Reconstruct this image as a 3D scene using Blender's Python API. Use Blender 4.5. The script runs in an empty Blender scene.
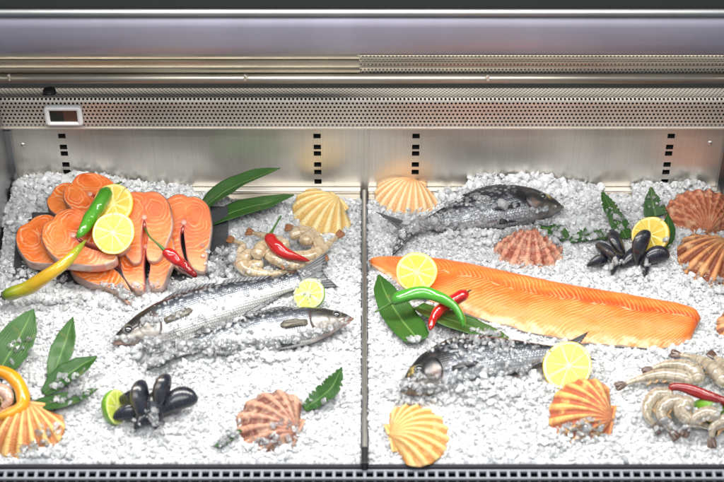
import bpy, bmesh, math, random
import numpy as np
from mathutils import Vector, Matrix, Quaternion, noise
from mathutils.bvhtree import BVHTree
from mathutils.geometry import delaunay_2d_cdt

random.seed(7)
rng = np.random.default_rng(11)
R = math.radians
PI = math.pi
scene = bpy.context.scene
COL = scene.collection

# ------------------------------------------------------------------ camera
TH, CD, CF = R(42.0), 3.0, 1800.0
CAM = Vector((0, -CD * math.cos(TH), CD * math.sin(TH)))
FWD = Vector((0, math.cos(TH), -math.sin(TH)))
UPV = Vector((0, math.sin(TH), math.cos(TH)))
RGT = Vector((1, 0, 0))

def ray(u, v):
    return FWD + RGT * ((u - 362) / CF) + UPV * ((241 - v) / CF)
def P(u, v, z=0.0):
    d = ray(u, v); t = (z - CAM.z) / d.z
    return CAM + d * t
def PY(u, v, y):
    d = ray(u, v); t = (y - CAM.y) / d.y
    return CAM + d * t

cd = bpy.data.cameras.new("camera")
cam = bpy.data.objects.new("camera", cd); COL.objects.link(cam)
cam.location = CAM
cam.rotation_euler = (PI / 2 - TH, 0, 0)
cd.sensor_width = 36; cd.lens = 36 * CF / 724
cd.clip_start = 0.05; cd.clip_end = 60
cd.dof.use_dof = True; cd.dof.focus_distance = 3.0; cd.dof.aperture_fstop = 4.0
scene.camera = cam

# ------------------------------------------------------------------ node helpers
class Mat:
    def __init__(s, name, **kw):
        s.m = bpy.data.materials.new(name); s.m.use_nodes = True
        s.nt = s.m.node_tree
        s.bs = next(n for n in s.nt.nodes if n.type == 'BSDF_PRINCIPLED')
        s.out = next(n for n in s.nt.nodes if n.type == 'OUTPUT_MATERIAL')
        s.set(**kw)
    def set(s, **kw):
        names = dict(color='Base Color', rough='Roughness', metal='Metallic', spec='Specular IOR Level', trans='Transmission Weight',
                     ior='IOR', sss='Subsurface Weight', srad='Subsurface Radius', sscale='Subsurface Scale', coat='Coat Weight',
                     crough='Coat Roughness', normal='Normal', aniso='Anisotropic', alpha='Alpha', sheen='Sheen Weight')
        for k, v in kw.items():
            s.link(v, s.bs.inputs[names[k]])
        return s
    def link(s, v, sock):
        if isinstance(v, bpy.types.NodeSocket): s.nt.links.new(v, sock)
        elif sock.type == 'RGBA' and len(v) == 3: sock.default_value = (*v, 1)
        else: sock.default_value = v
    def node(s, typ, ins=None, **props):
        n = s.nt.nodes.new(typ)
        for k, v in props.items(): setattr(n, k, v)
        for k, v in (ins or {}).items(): s.link(v, n.inputs[k])
        return n
    def math(s, op, a, b=0.0, c=0.0, clamp=False):
        n = s.node('ShaderNodeMath', {0: a, 1: b, 2: c}, operation=op); n.use_clamp = clamp
        return n.outputs[0]
    def obj(s): return s.node('ShaderNodeTexCoord').outputs['Object']
    def gen(s): return s.node('ShaderNodeTexCoord').outputs['Generated']
    def mapv(s, vec, scale=(1, 1, 1), loc=(0, 0, 0)):
        return s.node('ShaderNodeMapping', {'Vector': vec, 'Scale': scale, 'Location': loc}).outputs[0]
    def xyz(s, vec):
        n = s.node('ShaderNodeSeparateXYZ', {0: vec}); return n.outputs
    def comb(s, x, y, z=0.0):
        return s.node('ShaderNodeCombineXYZ', {0: x, 1: y, 2: z}).outputs[0]
    def noise(s, vec, scale, detail=3.0, rough=0.5, dist=0.0, col=False):
        n = s.node('ShaderNodeTexNoise', {'Vector': vec, 'Scale': scale, 'Detail': detail, 'Roughness': rough, 'Distortion': dist})
        return n.outputs['Color' if col else 'Fac']
    def vor(s, vec, scale, feature='F1', rand=1.0, out='Distance'):
        n = s.node('ShaderNodeTexVoronoi', {'Vector': vec, 'Scale': scale, 'Randomness': rand}, feature=feature)
        return n.outputs[out]
    def ramp(s, fac, stops, interp='LINEAR'):
        n = s.node('ShaderNodeValToRGB', {'Fac': fac}); cr = n.color_ramp; cr.interpolation = interp
        while len(cr.elements) < len(stops): cr.elements.new(0.5)
        for e, (p, c) in zip(cr.elements, stops):
            e.position = p; e.color = (*c, 1) if not isinstance(c, (int, float)) else (c, c, c, 1)
        return n.outputs[0]
    def mix(s, fac, a, b, blend='MIX'):
        n = s.node('ShaderNodeMix', data_type='RGBA', blend_type=blend)
        s.link(fac, n.inputs[0]); s.link(a, n.inputs[6]); s.link(b, n.inputs[7])
        return n.outputs[2]
    def attr(s, name): return s.node('ShaderNodeAttribute', attribute_name=name).outputs['Fac']
    def sstep(s, x, a, b):
        return s.node('ShaderNodeMapRange', {'Value': x, 'From Min': a, 'From Max': b, 'To Min': 0.0, 'To Max': 1.0},
                      interpolation_type='SMOOTHSTEP').outputs[0]
    def bump(s, h, strength=0.5, dist=0.002, normal=None):
        ins = {'Height': h, 'Strength': strength, 'Distance': dist}
        if normal is not None: ins['Normal'] = normal
        return s.node('ShaderNodeBump', ins).outputs[0]

# ------------------------------------------------------------------ object helpers
def setp(o, label=None, cat=None, group=None, kind=None):
    if label: o['label'] = label
    if cat: o['category'] = cat
    if group: o['group'] = group
    if kind: o['kind'] = kind
    return o

def thing(name, label, cat, M=None, group=None):
    o = bpy.data.objects.new(name, None); COL.objects.link(o)
    o.empty_display_size = 0.02
    if M is not None: o.matrix_world = M
    return setp(o, label, cat, group)

def mesh(name, V, F, attrs=None, smooth=True):
    me = bpy.data.meshes.new(name)
    me.from_pydata([tuple(map(float, v)) for v in V], [], [tuple(int(i) for i in f) for f in F])
    me.update()
    if smooth: me.polygons.foreach_set('use_smooth', [True] * len(me.polygons))
    for k, a in (attrs or {}).items():
        at = me.attributes.new(k, 'FLOAT', 'POINT'); at.data.foreach_set('value', np.asarray(a, dtype=np.float32))
    return me

def part(name, V, F, mt, parent=None, attrs=None, smooth=True, label=None):
    me = V if isinstance(V, bpy.types.Mesh) else mesh(name, V, F, attrs, smooth)
    if mt is not None and not me.materials:
        me.materials.append(mt.m if isinstance(mt, Mat) else mt)
    o = bpy.data.objects.new(name, me); COL.objects.link(o)
    if parent is not None: o.parent = parent
    if label: o['label'] = label
    return o

def copy_tree(o, parent=None):
    c = o.copy(); COL.objects.link(c)
    if parent is not None: c.parent = parent
    for ch in list(o.children): copy_tree(ch, c)
    return c

def grid_faces(nu, nv, wrap_v=False, off=0, flip=False):
    F = []
    for i in range(nu - 1):
        for j in range(nv if wrap_v else nv - 1):
            a = off + i * nv + j; b = off + i * nv + (j + 1) % nv
            c = off + (i + 1) * nv + (j + 1) % nv; d = off + (i + 1) * nv + j
            F.append((a, d, c, b) if flip else (a, b, c, d))
    return F

class MB:                                   # collects boxes / sheets into one mesh
    def __init__(s): s.V = []; s.F = []; s.A = {}
    def add(s, V, F):
        o = len(s.V); s.V += [tuple(v) for v in V]; s.F += [tuple(i + o for i in f) for f in F]
    def box(s, x0, x1, y0, y1, z0, z1, bev=0.0):
        bm = bmesh.new(); bmesh.ops.create_cube(bm, size=1)
        for v in bm.verts:
            v.co = Vector(((x0 + x1) / 2 + v.co.x * (x1 - x0), (y0 + y1) / 2 + v.co.y * (y1 - y0), (z0 + z1) / 2 + v.co.z * (z1 - z0)))
        if bev: bmesh.ops.bevel(bm, geom=list(bm.edges), offset=bev, segments=2, affect='EDGES', profile=0.5)
        bm.verts.index_update()
        s.add([v.co[:] for v in bm.verts], [[v.index for v in f.verts] for f in bm.faces]); bm.free()
    def part(s, name, mt, parent=None, smooth=False, **k): return part(name, s.V, s.F, mt, parent, None, smooth, **k)

def catmull(pts, n):
    pts = [Vector(p) for p in pts]
    if len(pts) == 2: return [pts[0].lerp(pts[1], i / (n - 1)) for i in range(n)]
    ext = [pts[0] * 2 - pts[1]] + pts + [pts[-1] * 2 - pts[-2]]
    seg = len(pts) - 1; dense = []
    for i in range(seg):
        p0, p1, p2, p3 = ext[i:i + 4]
        for k in range(24):
            t = k / 24
            dense.append(0.5 * ((2 * p1) + (p2 - p0) * t + (2 * p0 - 5 * p1 + 4 * p2 - p3) * t * t + (3 * p1 - p0 - 3 * p2 + p3) * t ** 3))
    dense.append(pts[-1])
    L = [0]
    for a, b in zip(dense, dense[1:]): L.append(L[-1] + (b - a).length)
    out = []; j = 0
    for i in range(n):
        s = L[-1] * i / (n - 1)
        while j < len(L) - 2 and L[j + 1] < s: j += 1
        f = (s - L[j]) / max(1e-9, L[j + 1] - L[j])
        out.append(dense[j].lerp(dense[j + 1], min(1, max(0, f))))
    return out

def interp(tab, x): return np.interp(x, [a for a, b in tab], [b for a, b in tab])

def tube(path, radii, m=14, cap=True, squash=None):
    """tube mesh along a list of points, returns V, F, tvals"""
    n = len(path); V = []; T = []
    up = Vector((0, 0, 1)); prev = None
    for i, p in enumerate(path):
        t = (path[min(i + 1, n - 1)] - path[max(i - 1, 0)]).normalized()
        if prev is None:
            s = t.cross(up)
            if s.length < 1e-4: s = t.cross(Vector((0, 1, 0)))
            s.normalize()
        else:
            s = prev - t * prev.dot(t); s.normalize()
        prev = s; b = s.cross(t)
        for k in range(m):
            a = 2 * PI * k / m
            r = radii[i] if not callable(radii) else radii(i / (n - 1), a)
            V.append(p + s * (math.cos(a) * r) + b * (math.sin(a) * r * (squash or 1))); T.append(i / (n - 1))
    F = grid_faces(n, m, True)
    if cap:
        V.append(path[0]); T.append(0); V.append(path[-1]); T.append(1)
        c0, c1 = len(V) - 2, len(V) - 1
        for k in range(m):
            F.append((c0, (k + 1) % m, k)); F.append((c1, (n - 1) * m + k, (n - 1) * m + (k + 1) % m))
    return V, F, T

def slab(G, nu, nv, th):
    """closed thin slab from a grid of points G (nu*nv) with thickness th (downwards along normals)"""
    G = [Vector(g) for g in G]; N = []
    for i in range(nu):
        for j in range(nv):
            a = G[min(i + 1, nu - 1) * nv + j] - G[max(i - 1, 0) * nv + j]
            b = G[i * nv + min(j + 1, nv - 1)] - G[i * nv + max(j - 1, 0)]
            n = a.cross(b)
            N.append(n.normalized() if n.length > 1e-12 else Vector((0, 0, 1)))
    V = G + [g - n * th for g, n in zip(G, N)]
    k = nu * nv
    F = grid_faces(nu, nv, flip=True) + grid_faces(nu, nv, off=k)
    rim = [i * nv for i in range(nu)] + [(nu - 1) * nv + j for j in range(1, nv)] + [i * nv + nv - 1 for i in range(nu - 2, -1, -1)] + [j for j in range(nv - 2, 0, -1)]
    for a, b in zip(rim, rim[1:] + rim[:1]): F.append((b, a, a + k, b + k))
    return V, F

def place(loc, yaw=0, tilt=0, spin=0, roll=0):
    """tilt leans the top face towards the viewer, roll leans it sideways"""
    return Matrix.Translation(loc) @ Matrix.Rotation(R(yaw), 4, 'Z') @ Matrix.Rotation(R(tilt), 4, 'X') @ Matrix.Rotation(R(roll), 4, 'Y') @ Matrix.Rotation(R(spin), 4, 'Z')

# ------------------------------------------------------------------ the ice surface as a height field
YB = P(362, 187).y            # back wall plane
YF = P(362, 461).y            # front edge
XL = P(17, 187).x; XR = P(719, 187).x
XD = P(364.5, 300).x          # divider
mounds = [  # px, py, height, rx(px), ry(px)
    (48, 196, .034, 55, 18), (22, 235, .016, 40, 26), (120, 235, .012, 110, 40), (505, 187, .030, 62, 10), (600, 200, .010, 70, 15), (690, 192, .014, 40, 8),
    (450, 380, .012, 70, 25), (230, 320, .008, 100, 25), (420, 188, .006, 30, 8), (170, 205, .012, 50, 14), (640, 250, .010, 70, 25), (690, 395, .008, 60, 30),
    (100, 192, .012, 40, 7), (330, 205, .008, 25, 10), (60, 395, .010, 60, 30), (462, 401, .024, 66, 13), (250, 362, .015, 75, 8), (470, 239, .016, 56, 8), (140, 354, .010, 30, 6)]
MW = []
for u, v, h, rx, ry in mounds:
    p = P(u, v); sx = rx * CD / CF; sy = ry * CD / CF / math.sin(TH)
    MW.append((p.x, p.y, h, sx, sy))
def H(x, y):
    h = 0.0
    for px, py, a, sx, sy in MW:
        q = ((x - px) / sx) ** 2 + ((y - py) / sy) ** 2
        if q < 8: h += a * math.exp(-q)
    h += 0.007 * noise.noise((x * 14, y * 14, 3.1)) + 0.004 * noise.noise((x * 38, y * 38, 7.7)) + .0025 * noise.noise((x * 80, y * 80, 1.7))
    d = abs(x - XD)
    if d < .035: h -= 0.008 * (1 - d / .035) - 0.005 * noise.noise((x * 30, y * 25, 9.1)) * (1 - d / .035)
    return h
def G(u, v, dz=0.0):
    z = 0.0
    for _ in range(6):
        p = P(u, v, z + dz); z = H(p.x, p.y)
    return P(u, v, z + dz)

# ------------------------------------------------------------------ materials
def steel(name, base=(.62, .60, .56), rough=.24, vert=False, scale=1.0):
    m = Mat(name, metal=1.0)
    o = m.obj()
    st = m.mapv(o, (900 * scale, 900 * scale, 6) if vert else (6, 900 * scale, 900 * scale))
    n1 = m.noise(st, 1.0, 4, .6)
    n2 = m.noise(o, 7, 4, .6)
    n3 = m.noise(m.mapv(o, (9, 9, 1.5)), 1.0, 3, .5)
    c = m.mix(m.ramp(n1, [(.3, 0), (.7, 1)]), tuple(b * .84 for b in base), base)
    c = m.mix(m.math('MULTIPLY', m.ramp(n3, [(.42, 0), (.62, 1)]), .28), c, tuple(b * .62 for b in base))
    c = m.mix(m.math('MULTIPLY', m.ramp(m.noise(o, 55, 3, .7), [(.6, 0), (.72, 1)]), .25), c, (.36, .34, .31))
    r = m.math('ADD', m.math('MULTIPLY', n2, .18), rough - .09)
    m.set(color=c, rough=r, normal=m.bump(n1, .06, .001))
    return m
M_wall = steel('brushed_steel', (.86, .82, .75), .36, True); M_wall.set(metal=.80)
M_perf = steel('perforated_steel', (.90, .83, .73), .42); M_perf.set(metal=.55)
M_bar = steel('rail_steel', (.46, .43, .37), .42, scale=.2)
M_div = steel('divider_steel', (.58, .56, .52), .34)
M_hood = steel('hood_metal', (.42, .40, .49), .48)
M_hood.set(metal=.55)
M_tray = steel('tray_steel', (.60, .56, .49), .35)
M_post = steel('post_steel', (.50, .52, .54), .35, True)
M_black = Mat('black_plastic', color=(.008, .008, .009), rough=.35)
M_void = Mat('dark_void', color=(.004, .005, .004), rough=.9)
M_dark = Mat('dark_trim', color=(.012, .012, .018), rough=.3)
M_white = Mat('white_plastic', color=(.93, .93, .93), rough=.35)
M_greyw = Mat('grille_grey', color=(.25, .26, .29), rough=.4)
M_screw = Mat('screw_steel', color=(.85, .83, .78), metal=1.0, rough=.2)
M_disp = Mat('display_glass', rough=.12)
_x = M_disp.xyz(M_disp.obj())
M_disp.set(color=M_disp.mix(M_disp.sstep(_x[0], -.001, .001), (.03, .035, .03), (.10, .06, .045)))  # brownish right half is a reflection painted into the glass colour

def ice_mat():
    m = Mat('crushed_ice'); m.nt.nodes.remove(m.bs)
    r = m.attr('rnd'); o = m.obj()
    n = m.noise(o, 170, 3, .6)
    col = m.mix(r, (.925, .95, .965), (.98, .988, .993))
    nor = m.bump(m.noise(o, 420, 2, .6), .22, .0012)
    geo = m.node('ShaderNodeNewGeometry').outputs['Normal']
    up = m.node('ShaderNodeVectorMath', {0: geo, 1: (.38, .38, .38)}, operation='MULTIPLY').outputs[0]
    up = m.node('ShaderNodeVectorMath', {0: up, 1: (0, -.16, .62)}, operation='ADD').outputs[0]
    up = m.node('ShaderNodeVectorMath', {0: up}, operation='NORMALIZE').outputs[0]
    dif = m.node('ShaderNodeBsdfDiffuse', {'Color': col, 'Normal': up}).outputs[0]
    tra = m.node('ShaderNodeBsdfTranslucent', {'Color': col, 'Normal': nor}).outputs[0]
    body = m.node('ShaderNodeMixShader', {0: .30, 1: dif, 2: tra}).outputs[0]
    clear = m.node('ShaderNodeBsdfTransparent', {'Color': (.95, .97, .98, 1)}).outputs[0]
    cl = m.math('ADD', m.math('MULTIPLY', r, .75), m.math('MULTIPLY', n, .35), clamp=True)
    body = m.node('ShaderNodeMixShader', {0: m.ramp(cl, [(.20, .14), (.62, .50), (1.0, .88)]), 1: body, 2: clear}).outputs[0]
    gl = m.node('ShaderNodeBsdfGlossy', {'Color': (1, 1, 1, 1), 'Roughness': m.ramp(n, [(.3, .04), (.7, .18)]), 'Normal': nor}).outputs[0]
    fr = m.node('ShaderNodeFresnel', {'IOR': 1.33, 'Normal': nor}).outputs[0]
    sh = m.node('ShaderNodeMixShader', {0: m.math('MULTIPLY_ADD', fr, 1.15, .025, clamp=True), 1: body, 2: gl}).outputs[0]
    m.nt.links.new(sh, m.out.inputs['Surface'])
    return m
M_ice = ice_mat()
M_bed = Mat('packed_ice', rough=.5)
M_bed.set(color=M_bed.mix(M_bed.noise(M_bed.obj(), 60, 4), (.93, .95, .965), (.98, .985, .99)), normal=M_bed.bump(M_bed.noise(M_bed.obj(), 260, 4, .65), .6, .004))

def flesh_mat():
    m = Mat('salmon_steak_flesh', sss=.12, srad=(.012, .004, .002), sscale=1.0, spec=.5)
    o0 = m.obj(); s = m.xyz(o0)
    rn = m.node('ShaderNodeObjectInfo').outputs['Random']
    o = m.node('ShaderNodeVectorMath', {0: o0, 1: m.comb(m.math('MULTIPLY', rn, 3.0), m.math('MULTIPLY', rn, 7.0), 0.0)}, operation='ADD').outputs[0]
    w = m.noise(o, 34, 2, .5, col=True)
    ws = m.xyz(w)
    ax = m.math('ADD', m.math('ABSOLUTE', s[0]), m.math('MULTIPLY', m.math('SUBTRACT', ws[0], .5), .026))
    ay = m.math('ADD', s[1], m.math('MULTIPLY', m.math('SUBTRACT', ws[1], .5), .026))
    dx = m.math('SUBTRACT', ax, .016); dy = m.math('SUBTRACT', ay, .020)
    d = m.math('SQRT', m.math('ADD', m.math('MULTIPLY', dx, dx), m.math('MULTIPLY', m.math('MULTIPLY', dy, dy), .55)))
    ph = m.math('MULTIPLY', d, 2 * PI / .0058)
    ln = m.math('POWER', m.math('MULTIPLY_ADD', m.math('SINE', ph), .5, .5), 3.6)
    ln = m.math('MULTIPLY', m.math('MULTIPLY', ln, m.sstep(d, .004, .014)), m.ramp(m.noise(o, 55, 2), [(.36, .1), (.62, 1)]))
    n = m.noise(o, 24, 3, .6)
    c = m.ramp(n, [(.25, (.56, .075, .009)), (.5, (.72, .155, .022)), (.75, (.81, .25, .055))])
    # darker red muscle beside the bone and along the mid line
    red = m.sstep(m.math('ADD', m.math('ABSOLUTE', s[0]), m.math('MULTIPLY', m.math('ABSOLUTE', m.math('SUBTRACT', s[1], -.002)), .45)), .011, .002)
    c = m.mix(m.math('MULTIPLY', red, .8), c, (.42, .03, .012))
    c = m.mix(m.math('MULTIPLY', ln, .72), c, (.90, .52, .27))
    # pale belly ends
    c = m.mix(m.math('MULTIPLY', m.sstep(s[1], -.035, -.075), .45), c, (.92, .50, .30))
    m.set(color=c, rough=m.ramp(n, [(.3, .28), (.7, .42)]), normal=m.bump(m.math('ADD', m.math('MULTIPLY', ln, -.8), m.math('ADD', m.noise(o, 160, 3), m.math('MULTIPLY', m.noise(o, 50, 3), 1.6))), .6, .0014), coat=.06, crough=.25)
    return m
M_flesh = flesh_mat(); M_flesh.set(spec=.32, coat=0.0, sss=.06)
def steak_skin_mat():
    m = Mat('salmon_steak_skin', rough=.3, sss=.1, srad=(.01, .005, .004))
    o = m.obj(); s = m.xyz(o)
    c = m.ramp(m.noise(o, 70, 4, .6), [(.3, (.46, .26, .20)), (.55, (.66, .46, .38)), (.75, (.74, .62, .55))])
    back = m.math('ADD', s[1], m.math('MULTIPLY', m.math('SUBTRACT', m.noise(o, 60, 3), .5), .02))
    c = m.mix(m.math('MULTIPLY', m.sstep(back, -.012, .022), .88), c, (.24, .10, .065))
    m.set(color=c, normal=m.bump(m.vor(o, 330), .3, .001), coat=.3)
    return m
M_sskin = steak_skin_mat()
M_membr = Mat('belly_membrane', color=(.72, .26, .20), rough=.25, coat=.4, sss=.1, srad=(.01, .004, .003))
M_bone = Mat('bone', color=(.66, .34, .24), rough=.3)
M_blood = Mat('dark_bloodline', color=(.30, .03, .025), rough=.22, coat=.3)

def fillet_mat():
    m = Mat('salmon_fillet_flesh', sss=.12, srad=(.012, .004, .002), spec=.5)
    S = m.attr('fs'); T = m.attr('ft'); o = m.obj()     # metres along, 0..1 across (0 = far edge)
    w = m.xyz(m.noise(o, 22, 2, .5, col=True))
    t2 = m.math('ADD', T, m.math('MULTIPLY', m.math('SUBTRACT', w[0], .5), .16))
    dt = m.math('ABSOLUTE', m.math('SUBTRACT', t2, .40))
    lower = m.sstep(T, .38, .42)
    # chevron: apex at the mid line, pointing to the head end
    run = m.math('MULTIPLY', dt, m.math('MULTIPLY_ADD', lower, .035, .085))
    ph = m.math('ADD', m.math('ADD', S, run), m.math('MULTIPLY', m.math('SUBTRACT', w[1], .5), .016))
    ln = m.math('POWER', m.math('MULTIPLY_ADD', m.math('SINE', m.math('MULTIPLY', ph, 2 * PI / .0074)), .5, .5), 4.0)
    ln = m.math('MULTIPLY', ln, m.ramp(m.noise(o, 42, 3), [(.36, .12), (.64, 1)]))
    n = m.noise(m.mapv(o, (12, 40, 40)), 1.0, 4, .6)
    c = m.ramp(n, [(.25, (.62, .075, .012)), (.5, (.73, .135, .022)), (.75, (.82, .22, .048))])
    belly = m.sstep(t2, .50, .95)
    c = m.mix(m.math('MULTIPLY', belly, .62), c, (.82, .26, .045))
    red = m.math('SUBTRACT', 1.0, m.sstep(m.math('ABSOLUTE', m.math('SUBTRACT', t2, .37)), .01, .12))
    red = m.math('MULTIPLY', red, m.sstep(S, .10, .38))
    c = m.mix(m.math('MULTIPLY', red, .75), c, (.56, .04, .008))
    c = m.mix(m.math('MULTIPLY', ln, m.math('MULTIPLY_ADD', belly, .25, .5)), c, (.90, .46, .18))
    # the broken white pin-bone line
    pin = m.math('SUBTRACT', 1.0, m.sstep(m.math('ABSOLUTE', m.math('SUBTRACT', t2, .42)), .004, .022))
    pin = m.math('MULTIPLY', pin, m.ramp(m.noise(m.mapv(o, (60, 60, 60)), 1.0, 2), [(.5, 0), (.6, 1)]))
    c = m.mix(m.math('MULTIPLY', pin, .5), c, (.90, .58, .36))
    edge = m.math('MULTIPLY', m.sstep(t2, .86, .97), m.ramp(m.noise(o, 70, 3), [(.35, .2), (.6, 1)]))
    c = m.mix(m.math('MULTIPLY', edge, .7), c, (.95, .72, .48))
    m.set(color=c, rough=m.ramp(m.noise(o, 40, 3), [(.3, .26), (.7, .42)]), normal=m.bump(m.math('ADD', m.math('MULTIPLY', ln, -.6), m.noise(o, 150, 3)), .5, .0014), coat=.06, crough=.25)
    return m
M_fillet = fillet_mat(); M_fillet.set(spec=.25, coat=0.0, sss=.05)

def fish_mat(kind):
    m = Mat(kind + '_skin')
    u = m.attr('fu'); v = m.attr('fv'); o = m.obj(); s = m.xyz(o)
    nz = m.noise(o, 45, 4, .6)
    vv = m.math('ADD', v, m.math('MULTIPLY', m.math('SUBTRACT', nz, .5), .35))
    v01 = m.math('MULTIPLY_ADD', vv, .5, .5)
    if kind == 'bass':
        c = m.ramp(v01, [(.08, (.74, .73, .70)), (.36, (.60, .60, .60)), (.56, (.36, .38, .41)), (.72, (.10, .115, .14)), (.94, (.014, .017, .022))])
        sc = 290.0
    else:
        c = m.ramp(v01, [(.06, (.44, .45, .47)), (.28, (.27, .285, .31)), (.48, (.105, .115, .14)), (.66, (.026, .03, .04)), (.95, (.008, .009, .011))])
        sc = 250.0
    # rows of overlapping scales
    row = m.math('FLOOR', m.math('MULTIPLY', s[1], sc))
    sx = m.math('ADD', m.math('MULTIPLY', s[0], sc * .85), m.math('MULTIPLY', row, .5))
    fx = m.math('SUBTRACT', m.math('FRACT', sx), .5)
    fy = m.math('SUBTRACT', m.math('FRACT', m.math('MULTIPLY', s[1], sc)), .5)
    d = m.math('SQRT', m.math('ADD', m.math('MULTIPLY', fx, fx), m.math('MULTIPLY', fy, fy)))
    body = m.math('MULTIPLY', m.sstep(u, .225, .27), 1.0)
    rim = m.math('MULTIPLY', m.sstep(d, .30, .52), body)
    var = m.noise(m.comb(m.math('FLOOR', sx), row), 3.3, 1)
    c = m.mix(m.math('MULTIPLY', rim, m.math('MULTIPLY_ADD', nz, .9, .05)), c, (.03, .035, .045))
    c = m.mix(m.math('MULTIPLY', m.math('MULTIPLY', m.ramp(var, [(.5, 0), (.62, 1)]), body), .30), c, (.80, .82, .84))
    # lateral line
    ll = m.math('SUBTRACT', 1.0, m.sstep(m.math('ABSOLUTE', m.math('SUBTRACT', v, .22)), .012, .05))
    c = m.mix(m.math('MULTIPLY', m.math('MULTIPLY', ll, body), .5), c, (.05, .055, .06))
    # head tint
    head = m.math('SUBTRACT', 1.0, m.sstep(m.math('ADD', u, m.math('MULTIPLY', m.math('SUBTRACT', nz, .5), .08)), .17, .29))
    if kind == 'bass':
        hc = m.ramp(v01, [(.08, (.46, .36, .31)), (.30, (.42, .39, .35)), (.48, (.22, .20, .17)), (.62, (.04, .037, .034)), (.95, (.010, .010, .010))])
        snout = m.math('MULTIPLY', m.sstep(u, .10, .0), m.sstep(v, .2, -.5))
        hc = m.mix(m.math('MULTIPLY', snout, .6), hc, (.62, .30, .25))
    else:
        hc = m.ramp(v01, [(.08, (.22, .205, .19)), (.34, (.10, .09, .075)), (.52, (.028, .028, .028)), (.9, (.009, .010, .013))])
        gold = m.math('SUBTRACT', 1.0, m.sstep(m.math('ADD', m.math('MULTIPLY', m.math('ABSOLUTE', m.math('SUBTRACT', u, .085)), 9.0), m.math('ABSOLUTE', m.math('SUBTRACT', v, .62))), .12, .42))
        hc = m.mix(m.math('MULTIPLY', gold, m.ramp(m.noise(o, 110, 2), [(.4, .2), (.6, .9)])), hc, (.62, .46, .14))
        red = m.math('SUBTRACT', 1.0, m.sstep(m.math('ADD', m.math('MULTIPLY', m.math('ABSOLUTE', m.math('SUBTRACT', u, .205)), 9.0), m.math('ABSOLUTE', m.math('SUBTRACT', v, -.15))), .1, .5))
        hc = m.mix(m.math('MULTIPLY', red, .42), hc, (.36, .17, .10))
    c = m.mix(head, c, hc)
    # dark gill slit behind the cover and blotches on the plates
    gs = m.math('ABSOLUTE', m.math('SUBTRACT', m.math('ADD', u, m.math('MULTIPLY', m.math('MULTIPLY', v, v), .05)), .243))
    gs = m.math('MULTIPLY', m.math('SUBTRACT', 1.0, m.sstep(gs, .003, .011)), m.sstep(m.math('ABSOLUTE', v), .75, .5))
    c = m.mix(m.math('MULTIPLY', gs, .85), c, (.05, .025, .02))
    c = m.mix(m.math('MULTIPLY', m.math('MULTIPLY', head, m.ramp(m.noise(o, 75, 3, .6), [(.5, 0), (.62, 1)])), .6), c, (.05, .045, .04))
    if kind == 'bream':
        bl = m.math('SUBTRACT', 1.0, m.sstep(m.math('ADD', m.math('MULTIPLY', m.math('ABSOLUTE', m.math('SUBTRACT', u, .265)), 11.0), m.math('ABSOLUTE', m.math('SUBTRACT', v, .25))), .35, .75))
        c = m.mix(m.math('MULTIPLY', bl, .93), c, (.008, .008, .01))
    h = m.math('MULTIPLY', m.math('SUBTRACT', 1.0, d), body)
    m.set(color=c, metal=m.math('MULTIPLY_ADD', body, .3, .15), rough=m.ramp(nz, [(.3, .22), (.7, .40)]), normal=m.bump(m.math('ADD', h, m.math('MULTIPLY', nz, .5)), .5, .0012), coat=.25, crough=.15)
    return m
M_bass = fish_mat('bass'); M_bream = fish_mat('bream')
def fin_mat(name, a, b):
    m = Mat(name, rough=.35, coat=.3)
    t = m.attr('fr')
    st = m.math('POWER', m.math('MULTIPLY_ADD', m.math('SINE', m.math('MULTIPLY', t, 2 * PI * 12)), .5, .5), 2.0)
    m.set(color=m.mix(m.math('MULTIPLY', st, m.noise(m.obj(), 60, 2)), a, b), normal=m.bump(st, .6, .001))
    return m
M_fin_bass = fin_mat('bass_fin', (.05, .055, .065), (.30, .30, .30))
M_fin_pect = fin_mat('bass_pectoral_fin', (.10, .09, .07), (.36, .31, .23))
M_fin_bream = fin_mat('bream_fin', (.018, .02, .024), (.16, .16, .17))
M_eye = Mat('fish_eye', color=(.12, .12, .105), rough=.12, coat=1.0)
M_pupil = Mat('fish_pupil', color=(.01, .01, .014), rough=.05, coat=1.0)
M_mouth = Mat('fish_mouth', color=(.06, .02, .02), rough=.3)
M_lip = Mat('fish_lip', color=(.30, .17, .14), rough=.3, coat=.4)

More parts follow.
